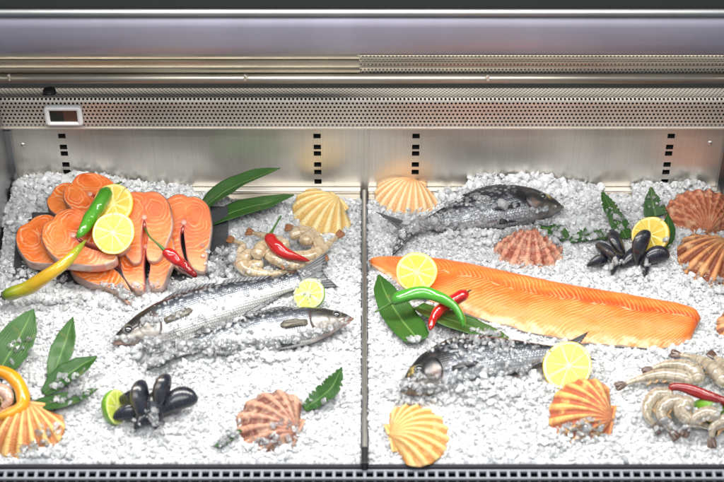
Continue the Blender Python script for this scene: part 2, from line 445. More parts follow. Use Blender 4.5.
def shell_mat(name, ridge, valley, tip, band, bandamt=.5, blotch=None, nrib=10, sharp=1.0):
    m = Mat(name, rough=.42, spec=.5)
    a = m.attr('sa'); r = m.attr('sr'); rb = m.attr('rib'); o = m.obj()
    n = m.noise(o, 60, 4, .65)
    c = m.mix(m.sstep(rb, -.35, .75), valley, ridge)
    rr = m.math('ADD', r, m.math('MULTIPLY', m.math('SUBTRACT', n, .5), .12))
    bn = m.math('MULTIPLY_ADD', m.math('SINE', m.math('MULTIPLY', rr, 2 * PI * 5.5)), .5, .5)
    bn2 = m.noise(m.comb(m.math('MULTIPLY', rr, 13.0), .3), 1.0, 2)
    c = m.mix(m.math('MULTIPLY', m.math('MULTIPLY', bn, m.ramp(bn2, [(.4, 0), (.62, 1)])), bandamt), c, band)
    c = m.mix(m.math('MULTIPLY', m.sstep(rr, .55, .05), .75), c, tip)
    if blotch: c = m.mix(m.math('MULTIPLY', m.ramp(m.noise(o, 48, 3, .6), [(.52, 0), (.66, 1)]), .7), c, blotch)
    fine = m.math('SINE', m.math('MULTIPLY', rr, 2 * PI * 46))
    rad_ = m.noise(m.comb(m.math('MULTIPLY', a, 70.0), m.math('MULTIPLY', r, 2.5)), 1.0, 2)
    c = m.mix(m.math('MULTIPLY', m.ramp(rad_, [(.5, 0), (.7, 1)]), .35), c, valley)
    h = m.math('ADD', m.math('MULTIPLY', fine, .25), m.math('ADD', m.math('ADD', n, rad_), m.math('MULTIPLY', m.noise(o, 260, 3), .6)))
    m.set(color=c, normal=m.bump(h, .5, .0015 * sharp), coat=.12, crough=.3)
    return m
SH = {
 'cream':  shell_mat('cream_yellow_shell', (.88, .74, .38), (.70, .44, .13), (.86, .64, .26), (.62, .34, .10), .3),
 'peach':  shell_mat('peach_shell', (.90, .68, .40), (.74, .40, .17), (.80, .36, .13), (.72, .36, .15), .2),
 'pink':   shell_mat('pink_frilled_shell', (.66, .29, .19), (.30, .075, .042), (.60, .22, .14), (.80, .58, .42), .6, (.76, .50, .34), sharp=1.6),
 'rust':   shell_mat('rust_shell', (.62, .24, .12), (.36, .095, .04), (.56, .20, .095), (.36, .09, .04), .4, (.74, .44, .27), sharp=1.6),
 'brown':  shell_mat('brown_ribbed_shell', (.66, .29, .11), (.19, .045, .016), (.66, .34, .14), (.30, .085, .03), .5, (.74, .46, .22), sharp=1.4),
 'honey':  shell_mat('honey_shell', (.84, .54, .19), (.52, .18, .05), (.76, .40, .15), (.80, .58, .25), .3),
 'tawny':  shell_mat('tawny_shell', (.80, .45, .14), (.38, .10, .04), (.62, .21, .11), (.48, .09, .04), .55, (.80, .50, .16)),
 'gold':   shell_mat('gold_shell', (.88, .68, .26), (.64, .28, .06), (.80, .44, .17), (.78, .40, .20), .4, (.84, .58, .26)),
 'mauve':  shell_mat('mauve_brown_shell', (.58, .29, .19), (.17, .05, .035), (.54, .26, .18), (.70, .48, .34), .5, (.72, .47, .32), sharp=1.3)}

def chili_mat(name, stops, rough=.12):
    m = Mat(name, rough=rough, coat=.6, crough=.06, sss=.06, srad=(.006, .003, .002))
    t = m.attr('t'); n = m.noise(m.obj(), 45, 3)
    tt = m.math('ADD', t, m.math('MULTIPLY', m.math('SUBTRACT', n, .5), .14))
    m.set(color=m.ramp(tt, stops), normal=m.bump(m.math('ADD', m.noise(m.obj(), 60, 3, .6), m.noise(m.mapv(m.obj(), (30, 160, 160)), 1.0, 2)), .30, .002))
    return m
M_green = chili_mat('green_chili_skin', [(0, (.05, .22, .012)), (.3, (.075, .31, .018)), (1, (.07, .28, .015))])
M_green2 = chili_mat('curved_green_chili_skin', [(0, (.05, .24, .02)), (.5, (.06, .30, .02)), (1, (.04, .22, .015))])
M_red = chili_mat('red_chili_skin', [(0, (.36, .006, .006)), (.5, (.44, .01, .008)), (1, (.34, .006, .006))])
M_dred = chili_mat('dark_red_chili_skin', [(0, (.20, .006, .006)), (.5, (.27, .008, .008)), (1, (.16, .005, .005))])
M_ygo = chili_mat('yellow_green_pepper_skin', [(0, (.12, .24, .012)), (.16, (.30, .33, .015)), (.42, (.60, .36, .015)), (.62, (.55, .33, .015)), (.85, (.27, .30, .02)), (1, (.16, .26, .02))])
M_amber = chili_mat('amber_pepper_skin', [(0, (.72, .26, .008)), (.5, (.80, .33, .01)), (1, (.78, .36, .015))])
M_stem = Mat('chili_stem', color=(.055, .14, .02), rough=.45)
M_stemd = Mat('dark_chili_stem', color=(.05, .045, .02), rough=.5)

def peel_mat(name, col, col2):
    m = Mat(name, rough=.3, coat=.25, crough=.2)
    o = m.obj()
    m.set(color=m.mix(m.noise(o, 40, 3), col, col2), normal=m.bump(m.vor(o, 420), .35, .0012))
    return m
M_lpeel = peel_mat('lemon_peel', (.86, .56, .02), (.88, .64, .05))
M_gpeel = peel_mat('lime_peel', (.10, .28, .012), (.20, .40, .02))
def cut_mat(name, pith, pulp, pulp2):
    m = Mat(name, rough=.2, coat=.4, crough=.12, sss=.15, srad=(.008, .006, .002))
    k = m.attr('pulp'); a = m.attr('ang'); r = m.attr('rad'); o = m.obj()
    ves = m.noise(m.comb(m.math('MULTIPLY', a, 9.0), m.math('MULTIPLY', r, 3.0)), 3.0, 2, .5)
    c = m.mix(m.ramp(ves, [(.35, 0), (.65, 1)]), pulp, pulp2)
    c = m.mix(m.math('SUBTRACT', 1.0, k), c, pith)
    m.set(color=c, normal=m.bump(m.math('MULTIPLY', ves, k), .5, .0012))
    return m
M_lcut = cut_mat('lemon_flesh', (.82, .72, .27), (.72, .49, .015), (.78, .60, .07))
M_gcut = cut_mat('lime_flesh', (.74, .78, .32), (.46, .58, .04), (.62, .70, .13))

def shrimp_mat(name, a, b, stripe):
    m = Mat(name, rough=.18, coat=.5, crough=.08, trans=.30, sss=.15, srad=(.008, .006, .004))
    t = m.attr('t'); o = m.obj()
    n = m.noise(o, 70, 4, .65)
    c = m.mix(m.ramp(n, [(.35, 0), (.68, 1)]), a, b)
    fr = m.math('FRACT', m.math('MULTIPLY', t, 7.0))
    c = m.mix(m.math('MULTIPLY', m.sstep(fr, .78, .96), .6), c, stripe)
    c = m.mix(m.math('MULTIPLY', m.ramp(m.noise(o, 190, 2), [(.56, 0), (.66, 1)]), .5), c, stripe)
    m.set(color=c, normal=m.bump(n, .4, .0012))
    return m
M_shr = shrimp_mat('tan_shrimp_shell', (.52, .38, .21), (.74, .62, .43), (.34, .18, .08))
M_shr2 = shrimp_mat('grey_shrimp_shell', (.38, .32, .22), (.60, .53, .41), (.20, .13, .08))
M_shrp = shrimp_mat('pink_shrimp_shell', (.70, .42, .32), (.78, .58, .46), (.50, .24, .16))
M_tail = Mat('shrimp_tail_fan', color=(.30, .13, .06), rough=.3, coat=.4)
M_tail2 = Mat('dark_shrimp_tail_fan', color=(.09, .05, .035), rough=.3, coat=.4)
M_leg = Mat('shrimp_legs', color=(.42, .27, .13), rough=.35)

def mussel_mat():
    m = Mat('mussel_shell', rough=.16, coat=.6, crough=.12)
    o = m.obj(); r = m.attr('gr')
    g = m.math('SINE', m.math('MULTIPLY', m.math('ADD', r, m.math('MULTIPLY', m.noise(o, 50, 3), .06)), 2 * PI * 16))
    c = m.mix(m.ramp(m.noise(o, 60, 4), [(.35, 0), (.7, 1)]), (.005, .006, .010), (.020, .024, .036))
    c = m.mix(m.math('MULTIPLY', m.ramp(m.noise(o, 35, 3), [(.58, 0), (.7, 1)]), .5), c, (.085, .07, .055))
    c = m.mix(m.math('MULTIPLY', m.sstep(m.math('ADD', m.attr('ge'), m.math('MULTIPLY', m.math('SUBTRACT', m.noise(o, 90, 2), .5), .2)), .86, 1.0), .5), c, (.13, .105, .08))
    c = m.mix(m.math('MULTIPLY', m.ramp(m.noise(m.comb(m.math('MULTIPLY', r, 22.0), .0), 1.0, 2), [(.5, 0), (.65, 1)]), .35), c, (.05, .055, .075))
    m.set(color=c, normal=m.bump(m.math('ADD', m.math('MULTIPLY', g, .12), m.noise(o, 120, 3)), .22, .001))
    return m
M_mus = mussel_mat(); M_mus.set(coat=.3, rough=.24)

def leaf_mat(name, a, b):
    m = Mat(name, rough=.38, coat=.08, crough=.2, spec=.35)
    x = m.attr('lx'); o = m.obj()
    st = m.math('SINE', m.math('MULTIPLY', x, 2 * PI * 7.5))
    n = m.noise(o, 30, 3)
    c = m.mix(n, a, b)
    c = m.mix(m.math('MULTIPLY_ADD', st, .08, .08), c, (.11, .22, .045))
    mid = m.math('SUBTRACT', 1.0, m.sstep(m.math('ABSOLUTE', x), .02, .09))
    c = m.mix(m.math('MULTIPLY', mid, .45), c, (.20, .34, .09))
    c = m.mix(m.math('MULTIPLY', m.ramp(m.noise(o, 85, 3), [(.63, 0), (.72, 1)]), .3), c, (.22, .16, .04))
    m.set(color=c, normal=m.bump(m.math('ADD', st, m.math('MULTIPLY', n, 2.0)), .3, .0012))
    return m
M_leaf = leaf_mat('dark_leaf', (.010, .052, .007), (.020, .088, .012))
M_leaf2 = leaf_mat('bright_leaf', (.014, .066, .008), (.030, .115, .014))
M_slate = Mat('slate', rough=.55)
M_slate.set(color=M_slate.mix(M_slate.noise(M_slate.obj(), 30, 5), (.014, .016, .019), (.05, .054, .058)), normal=M_slate.bump(M_slate.noise(M_slate.obj(), 60, 5, .7), .6, .004))

# ------------------------------------------------------------------ cabinet
XA, XB = -0.95, 0.95
fl = MB(); fl.box(-2.5, 2.5, -3.5, 2.0, -1.02, -1.0)
setp(fl.part('shop_floor', Mat('floor_tiles', color=(.25, .25, .25), rough=.4)), kind='structure')

def panel_with_slots(name, label, x0, x1, slot_cols, mt):
    t = thing(name, label, 'wall panel', Matrix.Translation((0, YB, 0)), 'steel back panels')
    rows = [136, 147, 153.5, 164.5, 172, 181.5]
    xs = {x0, x1}; cells = []
    zt = PY(362, 127.5, YB).z
    zs = {-.04, zt}
    for c in slot_cols:
        hw = 3.6 * CD / CF * 1.03; xs |= {c - hw, c + hw}
        for v in rows:
            za, zb = PY(362, v + 2.3, YB).z, PY(362, v - 2.3, YB).z
            zs |= {za, zb}; cells.append((c - hw, c + hw, za, zb))
    xs, zs = sorted(xs), sorted(zs)
    b = MB(); S = MB()
    for i in range(len(xs) - 1):
        for j in range(len(zs) - 1):
            cx, cz = (xs[i] + xs[i + 1]) / 2, (zs[j] + zs[j + 1]) / 2
            if any(a < cx < bb and c < cz < d for a, bb, c, d in cells): continue
            b.add([(xs[i], 0, zs[j]), (xs[i + 1], 0, zs[j]), (xs[i + 1], 0, zs[j + 1]), (xs[i], 0, zs[j + 1])], [(0, 1, 2, 3)])
    part('steel_sheet', b.V, b.F, mt, t, smooth=False)
    for a, bb, c, d in cells:
        s = MB(); y1 = .012
        s.add([(a, 0, c), (bb, 0, c), (bb, 0, d), (a, 0, d), (a, y1, c), (bb, y1, c), (bb, y1, d), (a, y1, d)],
              [(4, 5, 6, 7), (0, 4, 7, 3), (1, 2, 6, 5), (0, 1, 5, 4), (3, 7, 6, 2)])
        s.part('slot', M_void, t)
    return t
def wx(u, v): return PY(u, v, YB).x
panel_with_slots('back_panel', 'left brushed steel back panel above the salmon steaks', XL - .10, wx(366.5, 150) - .0008, [wx(65, 158), wx(317.5, 158)], M_wall)
panel_with_slots('back_panel', 'right brushed steel back panel behind the upper dark bream', wx(366.5, 150) + .0008, XR + .10, [wx(415.5, 158), wx(668, 158)], M_wall)
sm = MB(); sm.box(wx(366.5, 150) - .004, wx(366.5, 150) + .004, YB - .0025, YB - .0005, -.03, PY(362, 128, YB).z, .0006)
setp(sm.part('cover_strip', M_wall), 'thin vertical steel strip covering the joint of the two back panels', 'strip')
for u, v, lab in ((23, 145, 'small round screw head near the left end of the steel back wall'), (710, 143, 'small round screw head near the right end of the steel back wall')):
    p = PY(u, v, YB); bm = bmesh.new(); bmesh.ops.create_uvsphere(bm, u_segments=14, v_segments=8, radius=.0042)
    for q in bm.verts: q.co.y *= .5
    me = bpy.data.meshes.new('screw'); bm.to_mesh(me); bm.free(); me.polygons.foreach_set('use_smooth', [True] * len(me.polygons))
    o = part('screw', me, None, M_screw); o.location = p; setp(o, lab, 'screw', 'screws of the back wall')

def perforated(profile, x0, x1, pitch, rad, rowstep=None, thick=None):
    """sheet with real holes; profile = list of (y,z) swept along x"""
    L = [0]
    for a, b in zip(profile, profile[1:]): L.append(L[-1] + math.hypot(b[0] - a[0], b[1] - a[1]))
    def at(s):
        return np.interp(s, L, [p[0] for p in profile]), np.interp(s, L, [p[1] for p in profile])
    rs = rowstep or pitch * .866
    nr = max(1, int(L[-1] / rs)); rs = L[-1] / nr
    nc = int((x1 - x0) / pitch)
    V = []; F = []
    K = 8
    for r in range(nr):
        s0 = r * rs; off = (r % 2) * .5
        for c in range(-1, nc + 1):
            cx = x0 + (c + off + .5) * pitch; cs = s0 + rs / 2
            hx = pitch / 2; o = len(V)
            for k in range(K):
                a = 2 * PI * (k + .5) / K
                ca, sa = math.cos(a), math.sin(a)
                q = max(abs(ca), abs(sa))
                X, S_ = cx + hx * ca / q, cs + rs / 2 * sa / q
                y, z = at(S_); V.append((X, y, z))
            for k in range(K):
                a = 2 * PI * (k + .5) / K
                y, z = at(cs + rad * math.sin(a)); V.append((cx + rad * math.cos(a), y, z))
            # fix the 4 corners: outer ring of 8 points at 22.5 deg offsets misses corners -> add them
            co = []
            for sx, sy in ((1, 1), (-1, 1), (-1, -1), (1, -1)):
                y, z = at(cs + sy * rs / 2); V.append((cx + sx * hx, y, z)); co.append(len(V) - 1)
            for k in range(K):
                F.append((o + k, o + (k + 1) % K, o + K + (k + 1) % K, o + K + k))
            for k, ci in ((0, co[0]), (2, co[1]), (4, co[2]), (6, co[3])):
                F.append((o + k, ci, o + k + 1))
    return V, F
YP = YB - .006
pz = lambda v: PY(362, v, YP).z
za, zb = pz(127), pz(103.5)
ztop = PY(362, 90, YB + .045)
prof = [(YP, za), (YP, zb)] + [(YP + .010 * (1 - math.cos(a)), zb + .010 * math.sin(a)) for a in (R(20), R(40), R(60))]
prof.append((YB + .050, ztop.z))
t = thing('perforated_strip', 'long perforated steel strip running along the top of the back wall', 'air vent', Matrix.Translation((0, 0, 0)))
V, F = perforated(prof, XA, XB, .0068, .0021, .0076)
part('perforated_sheet', V, F, M_perf, t, smooth=False)
b = MB(); b.box(XA, XB, YP - .0015, YB - .0015, za - .004, za - .0004, .0008); b.part('bottom_lip', M_perf, t)
b = MB(); b.box(XA, XB, YB + .004, YB + .07, PY(362, 127, YB).z + .001, PY(362, 127, YB).z + .004); b.box(XA, XB, YB + .055, YB + .07, 0.14, ztop.z - .004); b.part('dark_duct', M_void, t)

# digital thermometer frame on the strip
pc = PY(63.5, 116, YP - .006)
t = thing('thermometer_display', 'white rounded frame with a dark narrow display on the perforated strip', 'display', Matrix.Translation(pc))
hw, hh = 18.2 * CD / CF * 1.03, (124.5 - 107.8) / 2 * CD / CF / math.cos(TH) * 1.03
def rrect(w, h, r, n=6):
    out = []
    for cx, cy, a0 in ((w - r, h - r, 0), (-w + r, h - r, 90), (-w + r, -h + r, 180), (w - r, -h + r, 270)):
        for k in range(n + 1):
            a = R(a0 + 90 * k / n); out.append((cx + r * math.cos(a), cy + r * math.sin(a)))
    return out
oo, ii = rrect(hw, hh, .006), rrect(hw - .0085, hh - .0068, .0008)
V = []; n = len(oo)
for (ring, y) in ((oo, .005), (oo, -.001), ([(x * .97, z * .95) for x, z in oo], -.003), ([(x * 1.03, z * 1.06) for x, z in ii], -.003), (ii, -.001), (ii, .003)):
    V += [(x, y, z) for x, z in ring]
part('frame', V, grid_faces(6, n, True), M_white, t, smooth=True)
b = MB(); b.box(-hw + .0086, hw - .0086, .0005, .0045, -hh + .0069, hh - .0069); b.part('display', M_disp, t)
# black plastic clip on the top bend
pc = PY(49.5, 92.5, YB + .02)
V, F, T = tube([Vector((0, 0, -.004)), Vector((0, 0, 0)), Vector((0, .001, .006))], [.010, .0115, .010], 20)
o = part('plug', V, F, M_black); o.location = pc; setp(o, 'black round plug sitting on top of the perforated strip', 'plug')

# canopy parts above: rail, louvre panel, hood
def sweep(name, prof, mt, parent=None, x0=XA, x1=XB, smooth=True, nx=2):
    V = []
    for i in range(nx):
        x = x0 + (x1 - x0) * i / (nx - 1)
        V += [(x, y, z) for y, z in prof]
    n = len(prof); F = grid_faces(nx, n, True)
    F.append(tuple(range(n - 1, -1, -1))); F.append(tuple(range((nx - 1) * n, nx * n)))
    return part(name, V, F, mt, parent, smooth=smooth)
def pyz(v, y): q = PY(362, v, y); return (q.y, q.z)
yr = .100
t = thing('light_rail', 'horizontal brushed steel rail with small screws below the louvres', 'rail', Matrix.Identity(4))
pa, pb = pyz(82.5, yr), pyz(74.2, yr + .004)
ctr = ((pa[0] + pb[0]) / 2, (pa[1] + pb[1]) / 2); rr_ = math.hypot(pa[0] - pb[0], pa[1] - pb[1]) / 2
prof = []
for k in range(20):
    a = 2 * PI * k / 20
    prof.append((ctr[0] + .008 * math.cos(a), ctr[1] + rr_ * math.copysign(abs(math.sin(a)) ** .6, math.sin(a))))
sweep('bar', prof, M_bar, t)
for u in (9, 245, 488):
    p = PY(u, 78, yr - .009); s = MB(); s.box(p.x - .0022, p.x + .0022, p.y - .001, p.y + .004, p.z - .006, p.z + .006, .001); s.part('screw', M_screw, t)
t = thing('louvre', 'solid steel louvre bars left of centre under the hood', 'louvre', Matrix.Identity(4))
xm = PY(361, 62, .11).x
for va, vb in ((73.2, 69.5), (67.8, 60.8), (59.4, 55.6)):
    q0, q1 = pyz(va, .108), pyz(vb, .104)
    sweep('bar', [(q0[0], q0[1]), (q0[0] - .003, q0[1] + (q1[1] - q0[1]) * .35), (q1[0] - .002, q1[1]), (q1[0] + .02, q1[1] + .002), (q0[0] + .02, q0[1])], M_bar, t, XA, xm - .002, smooth=False)
q0, q1 = pyz(73.4, .110), pyz(55, .104)
V, F = perforated([q0, q1], xm, XB, .0060, .0017, .0056)
t = thing('perforated_grille', 'fine perforated steel grille with thin ribs right of the louvre bars under the hood', 'grille', Matrix.Identity(4))
part('perforated_sheet', V, F, M_perf, t, smooth=False)
for v_ in (57.6, 62.2, 66.2):
    q0 = pyz(v_, .103); b = MB(); b.box(xm, XB, q0[0] - .003, q0[0] + .001, q0[1] - .0012, q0[1] + .0012, .0004); b.part('rib', M_bar, t)
b = MB(); b.box(XA, XB, .26, .268, .10, .70)
setp(b.part('gap_shade_board', M_void), 'black board standing in for the shade of the gap behind the rail and louvres', 'board')  # black sheet put in where the open gap is only dark with shade
t = thing('hood', 'wide brushed lilac grey metal hood across the top of the case', 'hood', Matrix.Identity(4))
yh = -.10
prof = [pyz(54, yh + .02)]
for v, y in ((50.5, yh + .004), (48, yh), (44, yh - .004), (36, yh - .007), (28, yh - .009), (20, yh - .009), (18, yh - .007)):
    prof.append(pyz(v, y))
prof += [pyz(15, yh + .03), pyz(30, yh + .06), pyz(54, yh + .06)]
sweep('front_sheet', prof, M_hood, t)
q = [pyz(17.2, yh - .004), pyz(14.0, yh - .012), pyz(11.5, yh - .012), pyz(9.5, yh - .002), pyz(9.8, yh + .04), pyz(16, yh + .04)]
sweep('top_trim', q, steel('trim_metal', (.42, .44, .44), .6), t)
b = MB(); q0 = pyz(9.2, yh + .0); b.box(XA, XB, yh + .004, yh + .05, q0[1] + .001, q0[1] + .055); b.part('top_housing', Mat('dark_housing', color=(.022, .026, .026), rough=.7, spec=.08), t)

# side walls with posts
def side(name, label, x, s):
    t = thing(name, label, 'side wall', Matrix.Identity(4))
    b = MB(); b.box(min(x, x + s * .012), max(x, x + s * .012), YF - .06, YB - .012, -.05, .30); b.part('side_sheet', steel('side_steel', (.50, .50, .50), .3), t)
    b = MB(); b.box(min(x - s * .010, x + s * .003), max(x - s * .010, x + s * .003), YB - .0115, YB - .0035, -.05, PY(362, 128, YB).z + .0); b.part('corner_post', M_post, t)
side('case_side', 'left steel end wall of the display case beside the ice heap', XL - .004, -1)
side('case_side', 'right steel end wall of the display case beside the rust red shell', XR + .004, 1)

# trays
def tray(label, x0, x1):
    t = thing('display_tray', label, 'tray', Matrix.Translation(((x0 + x1) / 2, 0, 0)), 'ice trays')
    cx = (x0 + x1) / 2; b = MB(); hx = (x1 - x0) / 2
    b.box(-hx, hx, YF - .002, YB - .0125, -.06, -.052); b.part('base', M_tray, t)
    b = MB(); b.box(-hx, hx, YB - .028, YB - .0122, -.0515, -.004, .002); b.part('back_rim', M_tray, t)
    b = MB(); b.box(-hx, hx, YB - .0118, YB - .001, -.0515, .0015, .0015); b.part('back_ledge', M_wall, t)
tray('left steel tray filled with ice, salmon steaks and two silver fish', XL - .003, XD - .006)
tray('right steel tray filled with ice, a salmon fillet and two dark fish', XD + .006, XR + .003)
t = thing('divider', 'thin vertical steel divider between the two ice trays', 'divider', Matrix.Translation((XD, 0, 0)))
b = MB(); b.box(-.0034, .0034, YF + .004, YB - .0125, -.05, .0065, .0025); b.part('steel_bar', M_div, t)
b = MB(); b.box(-.0052, .0052, YF - .012, YF + .022, -.03, .0085, .003); b.part('black_end_cap', M_black, t)

# front trim and air grille
t = thing('air_grille', 'black front ledge with a white lattice air grille', 'grille', Matrix.Identity(4))
y_ = lambda v: P(362, v, -.006).y
b = MB(); b.box(XA, XB, y_(468.2), YF - .0005, -.045, -.004, .004); b.part('black_ledge', M_dark, t)
b = MB(); b.box(XA, XB, y_(490), y_(468.3) , -.045, -.032); b.part('dark_channel', M_void, t)
b = MB()
for va, vb in ((470.6, 468.5), (478.1, 476.1)):
    b.box(XA, XB, y_(va), y_(vb), -.013, -.0075, .0012)
pit = 9.7 * CD / CF * .93
k0 = int(XA / pit)
for k in range(k0, -k0 + 1):
    x = k * pit + .004; b.box(x - .0024, x + .0024, y_(478.0), y_(468.7), -.016, -.0082, .001)
b.part('white_lattice', M_greyw, t)
b = MB(); b.box(XA, XB, y_(500), y_(481.8), -.045, -.006, .003); b.part('front_trim', Mat('front_trim_grey', color=(.10, .10, .125), rough=.3), t)

# ------------------------------------------------------------------ food builders
SOLID = []          # things whose tops hold the ice off
def reg(t): SOLID.append(t); return t

# ---- salmon steaks
def make_steak_mesh(seed, bend=0.0, gap=1.0):
    rr = random.Random(seed)
    ctrl = [(0, .046), (.010, .0485), (.022, .046), (.036, .033), (.0435, .010), (.043, -.016), (.036, -.042), (.027, -.062), (.017, -.072), (.0055, -.068), (.0032, -.052), (.0046, -.032), (.0036, -.014)]
    full = ctrl + [(0, -.006)] + [(-x, y) for x, y in ctrl[:0:-1]]
    pts = []
    for x, y in full:
        k = max(0, -y - .005)
        x2 = x * (gap if y < -.02 and abs(x) < .012 else 1.0)
        pts.append(Vector((x2 + bend * k * k * 14 + rr.uniform(-.0012, .0012), y + rr.uniform(-.0012, .0012), 0)))
    loop = catmull(pts + [pts[0]], 97)[:-1]
    n = len(loop)
    nor = []
    for i in range(n):
        tg = (loop[(i + 1) % n] - loop[i - 1]).normalized(); nor.append(Vector((tg.y, -tg.x, 0)))
    # orientation: make normals point outwards
    area = sum(loop[i].x * loop[(i + 1) % n].y - loop[(i + 1) % n].x * loop[i].y for i in range(n))
    if area < 0: nor = [-v for v in nor]
    return loop, nor
STEAK = {}
def steak(label, u, v, z, yaw, tilt, spin, s=1.0, var=0, th=.024, roll=0):
    loop, nor = make_steak_mesh(var, [.0, .7, -.8, .4][var % 4], [1, .6, 1.2, .8][var % 4])
    t = reg(thing('salmon_steak', label, 'salmon steak', place(P(u, v, z), 0, tilt, yaw + spin, roll), 'salmon steaks on slate'))
    n = len(loop); h = th / 2
    def dome(x, y): return .0016 * noise.noise((x * 45 + var, y * 45, var * 3.3)) - .0000
    # caps
    flesh_V = []; flesh_F = []
    for sgn in (1, -1):
        inset = [loop[i] - nor[i] * .0016 for i in range(n)]
        xs = [p.x for p in inset]; ys = [p.y for p in inset]
        pts = [Vector((p.x, p.y)) for p in inset]
        g = .0042
        x = min(xs)
        def inside(px, py):
            c = False; j = n - 1
            for i in range(n):
                if (ys[i] > py) != (ys[j] > py) and px < (xs[j] - xs[i]) * (py - ys[i]) / (ys[j] - ys[i]) + xs[i]: c = not c
                j = i
            return c
        while x < max(xs):
            y = min(ys)
            while y < max(ys):
                if inside(x, y) and min((x - a) ** 2 + (y - b) ** 2 for a, b in zip(xs, ys)) > (.0022) ** 2: pts.append(Vector((x, y)))
                y += g
            x += g
        r = delaunay_2d_cdt(pts, [], [list(range(n))], 1, 1e-6)
        o = len(flesh_V)
        flesh_V += [(p.x * s, p.y * s, sgn * (h + dome(p.x, p.y) * (1 if True else 0))) for p in r[0]]
        flesh_F += [tuple(o + i for i in (f if sgn > 0 else f[::-1])) for f in r[2]]
    part('flesh', flesh_V, flesh_F, M_flesh, t)
    skV, skF, mbV, mbF = [], [], [], []
    prof = [(-.0017, 1.0), (-.0005, .93), (0, .8), (.0006, .4), (.0006, -.4), (0, -.8), (-.0005, -.93), (-.0017, -1.0)]
    for i in range(n):
        for o_, zf in prof:
            p = loop[i] + nor[i] * o_
            zz = zf * h + (dome(p.x, p.y) * (1 if abs(zf) == 1 else .5 * 0))
            if abs(zf) == 1: zz = math.copysign(h, zf) + math.copysign(1, zf) * dome(p.x, p.y) * 1.0
            skV.append((p.x * s, p.y * s, zz))
    k = len(prof)
    for i in range(n):
        j = (i + 1) % n
        inner = abs(loop[i].x - 0) < .0165 and loop[i].y < .0 and loop[i].y > -.068
        for q in range(k - 1):
            (mbF if inner else skF).append((i * k + q, i * k + q + 1, j * k + q + 1, j * k + q))
    part('skin', skV, skF, M_sskin, t)
    part('belly_lining', skV, mbF, M_membr, t)
    # backbone disc and blood line
    V, F, T = tube([Vector((0, .004, -h - .0006)), Vector((0, .004, h + .0002)), Vector((0, .004, h + .0012))], [.0048 * s, .0048 * s, .0032 * s], 14)
    part('backbone', V, F, M_bone, t)
    V, F, T = tube([Vector((.0003, y, h + .0000)) for y in (-.0005, -.004, -.010, -.0155)], [.0008, .0022, .0026, .0010], 10, squash=.5)
    part('blood_line', V, F, M_blood, t)
    return t

# slate first
t = reg(thing('slate_board', 'dark slate board under the pile of salmon steaks', 'slate board', place(P(122, 247, .012), 3, 11, 0)))
bm = bmesh.new(); bmesh.ops.create_cube(bm, size=1)
for q in bm.verts: q.co = Vector((q.co.x * .350, q.co.y * .150, q.co.z * .009))
bmesh.ops.subdivide_edges(bm, edges=list(bm.edges), cuts=11, use_grid_fill=True)
for q in bm.verts:
    d = noise.noise((q.co.x * 40, q.co.y * 40, q.co.z * 200))
    if abs(q.co.x) > .18: q.co.x += d * .004
    if abs(q.co.y) > .074: q.co.y += d * .004
    q.co.z += .001 * d
me = bpy.data.meshes.new('slab'); bm.to_mesh(me); bm.free(); part('slab', me, None, M_slate, t)

steak('flat salmon steak at the far left of the pile, partly under a second steak', 46, 244, .040, 42, 16, 0, 1.0, 1)
steak('salmon steak low at the front of the pile, its skin edge on the ice', 102, 264, .026, 76, 16, 0, 1.02, 2)
steak('salmon steak at the front of the pile with its slit pointing at the silver fish', 147, 252, .040, 4, 22, 0, 1.02, 0)
steak('rightmost salmon steak, standing over the bare slate corner', 184, 227, .052, -8, 30, 0, 1.06, 3)
steak('salmon steak peeking out behind the topmost steak at the back left', 74, 205, .054, 70, 10, 0, .86, 1)
steak('salmon steak under the green chili and lemon at the back of the pile', 93, 199, .076, 58, 16, 0, .94, 2)
steak('salmon steak between the round lemon half and the rightmost steak', 145, 222, .076, 2, 30, 0, 1.02, 0)
steak('broad salmon steak lying on top between the two long peppers', 76, 240, .070, 50, 20, 0, 1.08, 3)

